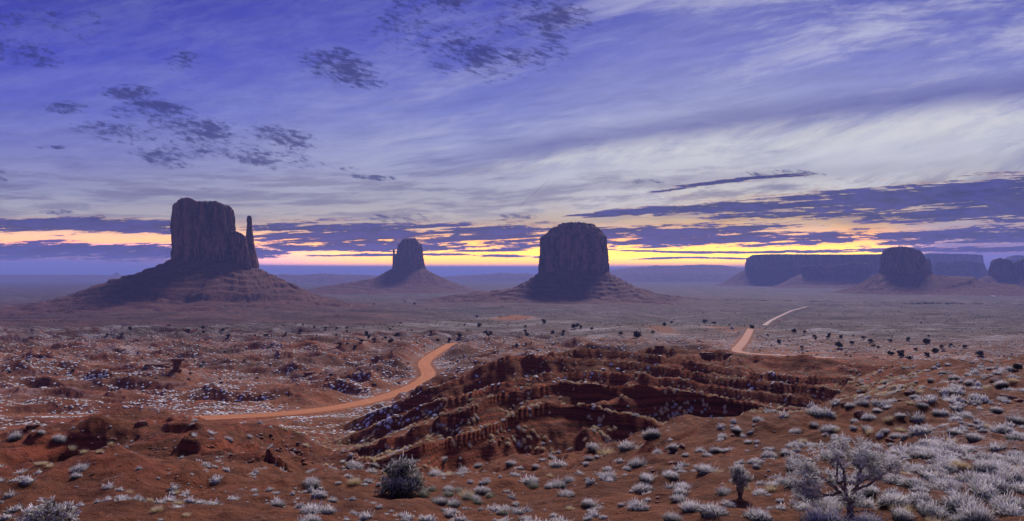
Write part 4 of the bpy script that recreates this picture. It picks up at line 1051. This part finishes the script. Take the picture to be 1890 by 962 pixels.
# ------------------------------------------------------------------ stones
def rock_data(seed, sub=3, flat=0.75, cuts=11):
    import bmesh
    g = np.random.default_rng(seed); bm = bmesh.new(); bmesh.ops.create_icosphere(bm, subdivisions=sub, radius=0.5)
    V = np.array([v.co[:] for v in bm.verts]); Fq = [[v.index for v in f.verts] for f in bm.faces]; bm.free()
    for _ in range(cuts):
        n = g.normal(size=3); n /= np.linalg.norm(n); d = g.uniform(0.24, 0.40); h = V@n-d; V = V-np.clip(h, 0, None)[:,None]*n
    V[:,2] *= flat; V = V*(1+0.02*g.normal(size=V.shape)); V[:,0] *= g.uniform(1.0, 1.45)
    return V, np.array(Fq)
ROCKS = []
for i in range(5):
    v_, f_ = rock_data(700+i); me = bpy.data.meshes.new('boulder'); me.from_pydata(v_.tolist(), [], f_.tolist()); me.materials.append(M_stone); me.update(); ROCKS.append(me)
def rocks_as_quads(seed):
    v_, f_ = rock_data(seed, 2, 0.7, 7); return v_, np.concatenate([f_, f_[:, 2:3]], 1)
BOULDERS = [(1617,833,34),(1652,838,26),(1628,849,26),(1642,856,16),(1598,828,14),(1592,768,18),(1645,812,20),(1206,866,10),(1240,851,16),(1256,854,22),(1199,862,18),(1213,925,12),(1215,915,10),(1700,742,34),(1665,736,14),(1590,762,22),
 (1640,770,18),(1260,820,16),(1680,722,18),(1735,718,14),(1765,705,16),(1860,730,26),(1880,738,20),(1500,852,20),(1212,640,8),(1670,700,18),(1650,718,14),(1840,700,22),(1560,742,16),(1670,822,20),(1350,800,14),(1525,800,22),(1130,850,10),(975,838,14)]
for px, py, w in BOULDERS:
    put('boulder', ROCKS, px, py+3, w, 'dark red boulder', 'rock', 'dark red boulders', random.uniform(.7,1.0))
CL = [((430,600),(800,858),70,(3,9)),((1400,1500),(688,722),45,(3,8)),((880,1000),(800,822),14,(3,7)),((600,680),(790,845),26,(3,8)),((1040,1300),(690,770),22,(3,6)),((240,340),(800,840),10,(3,6)),((20,460),(800,900),62,(3,8))]
for (a, b), (c, d), n, (s0, s1) in CL:
    for i in range(n):
        put('rockfall_stone', ROCKS, random.gauss((a+b)/2,(b-a)/4), random.uniform(c, d), random.uniform(s0, s1)*1.3, 'angular dark rockfall stone', 'rock', 'rockfall stones', random.uniform(.5,.9))
def d_rock(px, Y, x, y):
    _, gx, gy = normal_at(x, y); sl = np.hypot(gx, gy)
    return (ss(sl, 0.3, 0.8)*0.8+0.10)*np.clip(0.3+fbm(x/12.0, y/12.0, 3, 540)*2.2, 0, 1)*(road_info(x, y)[0] > 6)*np.clip(Y/150.0, 0.25, 1)
x, y = scatter(5500, (-40,1940), (18,520), d_rock)
bulk('scattered_stones', [(lambda r_: r_+(np.zeros(len(r_[0])), np.zeros(len(r_[0]))))(rocks_as_quads(730+i)) for i in range(5)], x, y, rng.uniform(0.12, 0.75, len(x))*np.clip(0.5+y/180.0, 0.5, 1.9), M_stone, 'stuff', 'loose dark stones littering the slopes', 'stones')

x, y = scatter(4200, (-40,1940), (15,48), lambda px, Y, x, y: np.clip(0.35+fbm(x/4.0, y/4.0, 3, 560)*1.6, 0.05, 1))
bulk('pebbles', [(lambda r_: r_+(np.zeros(len(r_[0])), np.zeros(len(r_[0]))))(rocks_as_quads(760+i)) for i in range(3)], x, y, rng.uniform(0.03, 0.13, len(x)), M_stone, 'stuff', 'dark pebbles littering the near ground', 'pebbles')
def outcrop(px, py, wpx, hpx, seed, label, layers=5, lean=0.0, neck=False):
    p = gpt(px, py)
    if p is None: return
    x, y, z = p; W = wpx/F*y; Hh = hpx/F*y; g = np.random.default_rng(seed)
    root = empty('rock_outcrop', (x, y, z)); tag(root, label, 'rock')
    zc = -0.15*Hh if neck else -0.55*Hh
    for i in range(layers):
        t = i/(layers-1.0); h = Hh*1.15/layers*g.uniform(.8,1.25)
        w = W*(0.5+0.18*g.random()) if not neck else W*(0.22+0.10*g.random()+0.40*t**2.2+0.35*(1-t)**4)
        if not neck: w *= (1.1-0.25*t)
        n = 26; th = np.linspace(0, 6.283, n, endpoint=False); V = []
        kk = 1+0.22*fbm(np.cos(th)*1.6+i*3, np.sin(th)*1.6, 4, seed+i)+0.05*g.normal(size=n)
        for zz, sc_ in ((0,.0),(0,.93),(0.12,1.0),(0.5,0.97),(0.88,1.0),(1.0,.94),(1.0,.0)):
            V.append(np.stack([np.cos(th)*w*0.6*kk*sc_+lean*t*W, np.sin(th)*w*0.5*kk*sc_, np.full(n, zc+h*zz)+g.normal(size=n)*h*0.05], 1))
        mesh_obj('ledge', np.concatenate(V), grid_faces(7, n, True), M_stone, root, smooth=False)
        zc += h*0.98
outcrop(325, 682, 26, 20, 801, 'overhanging dark rock pillar among the rimed scrub on the left', 6, 0.12, True)
outcrop(290, 678, 60, 12, 802, 'low brown rock shelf left of the overhanging pillar', 4)
outcrop(572, 692, 34, 9, 803, 'flat dark rock shelf left of the winding road', 3)
outcrop(1216, 645, 24, 10, 804, 'blocky dark knob on the crest of the red ridge', 4)
outcrop(1305, 655, 44, 9, 805, 'broken dark rock band on the ridge crest below the far road', 3)
outcrop(1345, 656, 26, 8, 806, 'dark rock lump at the end of the ridge crest band', 3)
outcrop(60, 790, 34, 10, 807, 'dark rock lump on the crest of the lower left hill', 3)
outcrop(262, 783, 30, 9, 808, 'dark rock ledge where the road vanishes behind the left hill', 3)
print('stones', _t.time()-_t0)

# ------------------------------------------------------------------ junipers of the valley
def far_juniper_meshes(seed):
    g = np.random.default_rng(seed); parts = []
    for L in range(7):
        a = g.random()*6.28; d = 0.24*g.random()**0.5; cen = np.array([math.cos(a)*d, math.sin(a)*d, 0.24+0.42*g.random()]); R = g.uniform(.17,.27); m = 46
        di = sphere_dirs(m, g, -0.8, 1.0); v, f, fr = blades(m, di, cen+di*R*0.6, R*(0.3+0.5*g.random(m)), np.full(m, .035), g, 0.2, seg=1)
        fa = np.repeat(np.clip(di[:,2]-0.3, 0, 1)*0.35, 4)*fr; parts.append((v, f, fa, np.repeat(g.random(m), 4)))
        cv = core(R*0.85, R*0.85, g, 0.1, 7, 4); parts.append((cv[0]+cen-np.array([0,0,R*0.2]), cv[1], cv[2]*0.5, cv[3]))
    crown = plant_mesh('crown', join(parts), M_fardark)
    th = np.linspace(0, 6.283, 6, endpoint=False); V = []
    for zz, r in ((-0.05,.05),(0.12,.04),(0.3,.03),(0.45,.02)): V.append(np.stack([np.cos(th)*r+zz*0.1, np.sin(th)*r, np.full(6, zz)], 1))
    V = np.concatenate(V); trunk = plant_mesh('trunk', (V, grid_faces(4, 6, True), np.zeros(len(V)), np.zeros(len(V))), M_bark)
    return crown, trunk
FJ = []
for i in range(4):
    c_, t_ = far_juniper_meshes(820+i); FJ.append((c_, t_))
FJP = {}
def far_juniper(px, py, w, label, group='junipers dotting the valley', pos=None):
    p = pos or gpt(px, py, 200 if px < 1850 else 60)
    if p is None: return
    x, y, z = p; k = random.randrange(4); s_ = w/F*y
    if k not in FJP:
        r = empty('juniper_tree', (x, y, z)); c = bpy.data.objects.new('crown', FJ[k][0]); t = bpy.data.objects.new('trunk', FJ[k][1])
        for q in (c, t): C.objects.link(q); q.parent = r
        FJP[k] = (r, c, t)
    else:
        r0, c0, t0 = FJP[k]; r = r0.copy(); C.objects.link(r)
        for q in (c0, t0): q2 = q.copy(); C.objects.link(q2); q2.parent = r
    r.location = (x, y, z-0.02*s_); r.rotation_euler = (0, 0, random.uniform(0, 6.28)); r.scale = (s_, s_, s_*random.uniform(.75,1.0))
    tag(r, label, 'tree', group)
JN = [(1388,604,9),(1548,640,14),(1572,633,9),(1438,632,9),(1607,629,9),(1612,637,8),(1593,622,9),(1645,653,12),(1662,650,13),(1663,656,12),(1643,629,8),(1676,626,8),(1710,634,14),(1725,648,13),(1711,655,10),(1809,654,13),
      (1465,612,9),(1485,612,7),(1503,620,7),(1480,640,6),(1677,660,10),(1552,622,7),(1530,618,7),(1505,624,6),(1622,640,8),(1738,640,7),(1780,640,7),(1755,636,6),(1690,645,8),
      (676,616,8),(681,620,7),(733,618,9),(627,635,8),(667,630,8),(690,628,9),(712,622,7),(719,630,8),(723,628,8),(795,612,6),(848,620,9),(829,628,8),(808,627,8),(896,614,8),(901,617,10),(906,614,7),(880,584,7),(885,600,9),(858,598,5),(622,604,6),(601,604,5),
      (973,618,8),(954,638,7),(970,611,6),(1004,594,8),(1060,604,12),(1066,600,7),(1072,603,6),(1176,622,15),(1180,620,8),(1145,615,8),(1092,606,6),(1020,612,7),(1040,612,7),(1205,612,7),(1225,598,9),(1301,594,10),(1318,596,8),(1240,594,6),
      (347,610,9),(375,604,7),(376,612,6),(412,607,6),(198,617,6),(240,606,7),(225,617,6),(470,617,5),(488,618,5),(527,614,6),(554,610,6),(580,603,5),(600,608,5),(640,604,5),(560,598,5),(720,606,5),(760,608,5),(655,640,7),(640,610,5),(765,560,5),(748,555,4),(690,560,4)]
for px, py, w in JN:
    reg = 'on the scrubby rise right of the far road' if px > 1400 else ('on the pale slope below the flat capped butte' if px > 940 else ('on the mound behind the winding road' if px > 600 else 'on the flats below the thumbed butte'))
    far_juniper(px, py+3, w*1.25, f"{'bushy' if w >= 9 else 'tiny'} dark juniper {reg}")
far_juniper(1878, 684, 20, 'dark juniper standing on the rim at the right edge', group=None)
cand = []
while len(cand) < 150:
    px = random.uniform(-20, 1910); Y = math.exp(random.uniform(math.log(620), math.log(3600))); cand.append((px, Y))
cx_ = np.array([(a-945)/F*b for a, b in cand]); cy_ = np.array([b for a, b in cand]); vis = visible(cx_, cy_, 2.0) & (road_info(cx_, cy_)[0] > 12); cz_ = H(cx_, cy_)
for i in np.where(vis)[0]:
    sz = random.uniform(2.4, 4.8)
    far_juniper(0, 0, sz/cy_[i]*F, 'faint dark juniper speck far out on the valley floor', 'faint junipers far out in the valley', (cx_[i], cy_[i], cz_[i]))
print('junipers', _t.time()-_t0)

# ------------------------------------------------------------------ near trees
def tube(path, radii, n=7):
    path = np.array(path, float); T = np.gradient(path, axis=0); T /= np.linalg.norm(T, axis=1)[:,None]+1e-9
    up = np.array([0.3, 0.9, 0.2]); V = []
    th = np.linspace(0, 6.283, n, endpoint=False)
    for p, t, r in zip(path, T, radii):
        a = np.cross(t, up); a /= np.linalg.norm(a)+1e-9; b = np.cross(t, a)
        rr = r*(1+0.12*np.sin(th*3+p[2]*9))
        V.append(p + np.outer(np.cos(th)*rr, a) + np.outer(np.sin(th)*rr, b))
    return np.concatenate(V), grid_faces(len(path), n, True)
def smooth_path(pts, n=14, wob=0.03, g=None):
    pts = np.array(pts, float); s_ = np.concatenate([[0], np.cumsum(np.linalg.norm(np.diff(pts, axis=0), axis=1))]); q = np.linspace(0, s_[-1], n)
    P = np.stack([np.interp(q, s_, pts[:,i]) for i in range(3)], 1); K = np.pad(P, ((1,1),(0,0)), mode='edge'); P = (K[:-2]+2*K[1:-1]+K[2:])/4
    if g is not None: P[1:-1] += g.normal(size=(n-2, 3))*wob
    return P
def sprays(centres, radii, per, g, length, width, up=0.25, frost=1.0, seg=1, flat=0.8, dark=0.0):
    parts = []
    for c, R in zip(centres, radii):
        m = int(per*R*R*(1+0.3*g.random())); lobe = g.uniform(0.35, 1.15); di = sphere_dirs(m, g, -0.75, 1.0); rad = R*(0.35+0.65*g.random((m,1))**0.5)
        st = c + di*rad*np.array([1,1,flat]); dd = di+np.array([0,0,up])+g.normal(size=(m,3))*0.7; dd /= np.linalg.norm(dd, axis=1)[:,None]
        v, f, fr = blades(m, dd, st, length*(0.5+g.random(m)), np.full(m, width)*(0.6+0.8*g.random(m)), g, 0.35, seg=seg)
        k = 2*(seg+1); top = np.clip(0.42+0.55*di[:,2]+0.35*g.normal(size=m)-dark, 0, 1)
        parts.append((v, f, np.clip((0.25+0.75*fr)*np.repeat(top, k)*1.15*lobe*frost, 0, 1), np.repeat(g.random(m), k)))
    return join(parts)
def gnarled_tree(px, py, S, seed, label, name='frosted_juniper_tree'):
    """limbs given in photo pixels relative to the root point, plus a depth"""
    x, y, z = gpt(px, py); k = S/F*y; g = np.random.default_rng(seed)
    root = empty(name, (x, y, z-0.1*k*10)); tag(root, label, 'tree')
    P = lambda lst: [(a*k, d*k, (b)*k) for a, b, d in lst]
    limbs = [([(0,-8,0),(2,20,0),(-4,36,2)], 9.0, 6.5),
             ([(2,12,0),(6,40,-4),(14,66,-8),(12,92,-10),(18,118,-4)], 6.5, 1.6), ([(0,25,0),(-18,44,6),(-40,62,10),(-62,76,12),(-78,92,10)], 5.2, 1.4),
             ([(-2,30,0),(-12,50,-8),(-16,78,-14),(-24,100,-18),(-48,112,-20)], 4.6, 1.2), ([(-6,36,4),(-16,66,18),(-10,96,26),(0,120,30)], 4.0, 1.2),
             ([(4,40,0),(20,58,8),(44,66,14),(66,82,18),(84,92,18)], 4.2, 1.2), ([(8,48,-4),(30,64,-18),(52,86,-28),(64,104,-30)], 3.4, 1.0),
             ([(-14,42,4),(-44,38,-10),(-66,50,-16),(-96,56,-20),(-112,72,-20)], 3.6, 1.0), ([(-40,42,-8),(-62,32,-4),(-84,40,-2)], 2.2, .8),
             ([(14,70,-8),(30,90,10),(36,112,16)], 2.6, .8), ([(6,8,-6),(26,14,-16),(44,2,-22),(58,-10,-24)], 2.4, .8), ([(-30,60,8),(-60,62,26),(-90,84,34)], 2.4, .8)]
    parts = []; ends = []
    for pts, r0, r1 in limbs:
        path = smooth_path(P(pts), 16, 1.0*k, g); v, f = tube(path, np.linspace(r0*0.78, r1*0.8, 16)*k, 8)
        parts.append((v, f, np.clip(np.linspace(0, .7, 16).repeat(8), 0, 1), np.zeros(len(v))))
        for q in range(8): 
            b = path[g.integers(7, 16)]; dr = g.normal(size=3)*np.array([1,1,.7])+np.array([0,0,.5]); dr /= np.linalg.norm(dr); L = g.uniform(9, 22)*k
            tw = smooth_path([b, b+dr*L*0.5+g.normal(size=3)*2*k, b+dr*L], 6, 0.6*k, g); v, f = tube(tw, np.linspace(1.0, .3, 6)*k, 4)
            parts.append((v, f, np.linspace(.2, .95, 6).repeat(4), np.zeros(len(v)))); ends.append(tw[-1])
        ends.append(path[-1]); ends.append(path[-3])
    v, f, fa, tn = join(parts); mesh_obj('trunk', v, f, M_bark, root, attrs=dict(frost=fa, tint=tn))
    cen = []; rad = []
    for e_ in ends:
        if e_[2] > 28*k: cen.append(e_); rad.append(g.uniform(7, 14)*k)
    for (a, b, d, r) in [(0,126,10,20),(-30,122,0,20),(26,116,0,22),(52,104,4,20),(74,88,10,18),(-52,108,-6,16),(8,108,-20,20),(38,92,18,20),(62,72,20,15),(-80,82,10,17),(-100,68,-14,18),(-108,50,-14,15),(-88,52,10,15),(-20,104,22,18),(-112,30,-10,12),(88,66,10,12),(-64,96,20,12),(-96,96,0,7)]:
        for q in range(9):
            cen.append(np.array([a*k, d*k, b*k])+g.normal(size=3)*r*k*0.5); rad.append(r*k*g.uniform(0.22,0.36))
    pv = sprays(cen, rad, 60/(9*k*9*k)*0.9, g, 5.5*k, 0.60*k, 0.1, 1.9, 1, 0.9)
    mesh_obj('foliage', pv[0], pv[1], M_juniper, root, smooth=False, attrs=dict(frost=pv[2], tint=pv[3]))
    return root
gnarled_tree(1568, 950, 1.0, 900, 'gnarled frosted juniper tree with forked trunk at the lower right')

def shrub_tree(px, py, w, h, seed, label, frost, nm, lobes, mat=None, per=70, stems=5, dark=0.0, bl=1.0, wd=1.0):
    x, y, z = gpt(px, py); k = 1/F*y; g = np.random.default_rng(seed)
    root = empty(nm, (x, y, z-0.03*h*k)); tag(root, label, 'tree' if 'tree' in nm else 'bush')
    cen = [np.array([a*w*k, d*w*k, b*h*k]) for a, b, d, r in lobes]; rad = [r*w*k for a, b, d, r in lobes]
    extra = []
    for c, r in list(zip(cen, rad)):
        for q in range(4): 
            cen.append(c+g.normal(size=3)*r*0.6); rad.append(r*0.42)
    parts = []
    for i in range(stems):
        c = cen[i % len(lobes)]; pth = smooth_path([(0,0,-0.05*h*k), c*0.4+g.normal(size=3)*0.05*w*k, c], 9, .02*w*k, g)
        v, f = tube(pth, np.linspace(.040, .010, 9)*w*k, 6); parts.append((v, f, np.linspace(0,.4,9).repeat(6), np.zeros(len(v))))
    v, f, fa, tn = join(parts); mesh_obj('trunk', v, f, M_bark, root, attrs=dict(frost=fa, tint=tn))
    pv = sprays(cen, rad, per/(0.15*w*k)**2*0.5, g, 0.075*w*k*bl, 0.0085*w*k*bl*wd, 0.35, frost, 1, 1.0, dark)
    pv[0][:,2] = np.maximum(pv[0][:,2], 0.0)
    mesh_obj('foliage', pv[0], pv[1], mat or M_juniper, root, smooth=False, attrs=dict(frost=pv[2], tint=pv[3]))
shrub_tree(740, 912, 80, 66, 910, 'dense dark green juniper bush with rimed top on bare orange ground', 1.0, 'juniper_bush',
           [(0,.25,0,.28),(-.22,.35,0,.22),(.22,.32,.05,.24),(-.1,.65,0,.22),(.12,.62,.1,.22),(.34,.22,0,.18),(-.34,.2,0,.15),(-.24,.72,0,.14),(.02,.86,0,.13),(.2,.84,0,.12),(.40,.50,0,.10),(0,.3,-.2,.24),(-.42,.08,0,.07)], per=260, dark=0.25, wd=1.3)
shrub_tree(1366, 918, 46, 60, 911, 'small upright frosted juniper left of the gnarled tree', 1.5, 'small_juniper_tree',
           [(0,.62,0,.26),(-.2,.72,0,.2),(.2,.66,.05,.22),(0,.85,0,.2),(.1,.42,0,.2),(-.16,.5,0,.18),(.34,.6,0,.12),(-.3,.88,0,.10)], per=300, stems=6, wd=1.3)
shrub_tree(85, 985, 125, 62, 912, 'leafy bush with thick white rime on its tips at the bottom left corner', 1.25, 'frosted_bush',
           [(0,.45,0,.2),(-.2,.38,0,.18),(.2,.50,.0,.18),(.33,.3,0,.14),(-.36,.25,0,.14),(.05,.7,0,.14),(.22,.70,0,.10),(-.16,.62,0,.12),(.44,.2,0,.08)], M_sage, per=240, bl=0.6, wd=3.0)
print('trees', _t.time()-_t0)

# ------------------------------------------------------------------ small signs of people
def box(c, s, bev=0.0):
    cx, cy, cz = c; sx, sy, sz = s[0]/2, s[1]/2, s[2]/2
    V = np.array([(cx+a*sx*(1-bev*(k > 0)), cy+b*sy*(1-bev*(k > 0)), cz+k*sz) for k in (-1,1) for a, b in ((-1,-1),(1,-1),(1,1),(-1,1))])
    return V, np.array([(0,3,2,1),(4,5,6,7),(0,1,5,4),(1,2,6,5),(2,3,7,6),(3,0,4,7)])
def car(px, py):
    p = gpt(px, py, 300)
    if p is None: return
    x, y, z = p; r = empty('parked_car', (x, y, z), 0.5); tag(r, 'tiny pale blue car parked on the orange sand patch beside the far road', 'car')
    mb = mat_plain('blue_car_paint', (0.22,0.34,0.75), 0.3); mg = mat_plain('car_glass', (0.02,0.02,0.03), 0.1); mt = mat_plain('tyre_rubber', (0.02,0.02,0.02), 0.9)
    v, f = box((0,0,.72), (4.6,1.85,.62), .04); mesh_obj('body', v, f, mb, r, False)
    v, f = box((-.3,0,1.32), (2.6,1.65,.58), .18); mesh_obj('cabin', v, f, mg, r, False)
    v, f = box((-.3,0,1.64), (2.0,1.4,.08), .05); mesh_obj('roof', v, f, mb, r, False)
    for a in (-1.4, 1.4):
        for b in (-.85, .85):
            th = np.linspace(0, 6.283, 14, endpoint=False); V = np.concatenate([np.stack([a+np.cos(th)*rr, np.full(14, b+o_), .34+np.sin(th)*rr], 1) for rr, o_ in ((.01,-.12),(.34,-.12),(.34,.12),(.01,.12))])
            mesh_obj('wheel', V, grid_faces(4, 14, True), mt, r, False)
car(1351, 607)
def post(px, py):
    p = gpt(px, py, 300)
    if p is None: return
    x, y, z = p; r = empty('sign_post', (x, y, z)); tag(r, 'small dark post with a pale panel beside the far road junction', 'sign')
    v, f = box((0,0,.7), (.28,.28,1.5)); mesh_obj('post', v, f, mat_plain('dark_wood', (.03,.025,.02)), r, False)
    v, f = box((0,-.18,1.45), (.95,.06,.62)); mesh_obj('panel', v, f, mat_plain('pale_panel', (.35,.5,.55)), r, False)
post(1390, 648)
def shed(px, py):
    p = gpt(px, py, 1500)
    if p is None: return
    x, y, z = p; r = empty('low_building', (x, y, z)); tag(r, 'tiny white roofed building on the hazy flats at the far right', 'building')
    v, f = box((0,0,1.5), (20,8,3.0)); mesh_obj('wall', v, f, mat_plain('pale_wall', (.5,.45,.42)), r, False)
    V = np.array([(-11,-5,3),(11,-5,3),(11,5,3),(-11,5,3),(-10.5,0,5.2),(10.5,0,5.2)], float)
    mesh_obj('roof', V, [(0,1,5,4),(2,3,4,5),(0,4,3),(1,2,5),(0,3,2,1)], mat_plain('white_roof', (.8,.8,.82)), r, False)
shed(1832, 548)

# ------------------------------------------------------------------ morning haze: one closed box of even air
def haze():
    m = bpy.data.materials.new('haze_air'); m.use_nodes = True; nt = NT(m.node_tree); nt.n.clear()
    out = nt.new('ShaderNodeOutputMaterial'); pv = nt.new('ShaderNodeVolumePrincipled')
    pv.inputs['Color'].default_value = HAZE_COLOR; pv.inputs['Density'].default_value = HAZE_DENSITY; pv.inputs['Anisotropy'].default_value = 0.0
    nt.l.new(pv.outputs[0], out.inputs['Volume'])
    r = 62000.0; lo, hi = -30.0, CAMZ+330.0
    V = [(x, y, z) for z in (lo, hi) for x, y in ((-r,-r),(r,-r),(r,r),(-r,r))]
    f = [(0,3,2,1),(4,5,6,7),(0,1,5,4),(1,2,6,5),(2,3,7,6),(3,0,4,7)]
    o = mesh_obj('haze', V, f, m, smooth=False); tag(o, kind='stuff')
haze(); print('end', _t.time()-_t0)
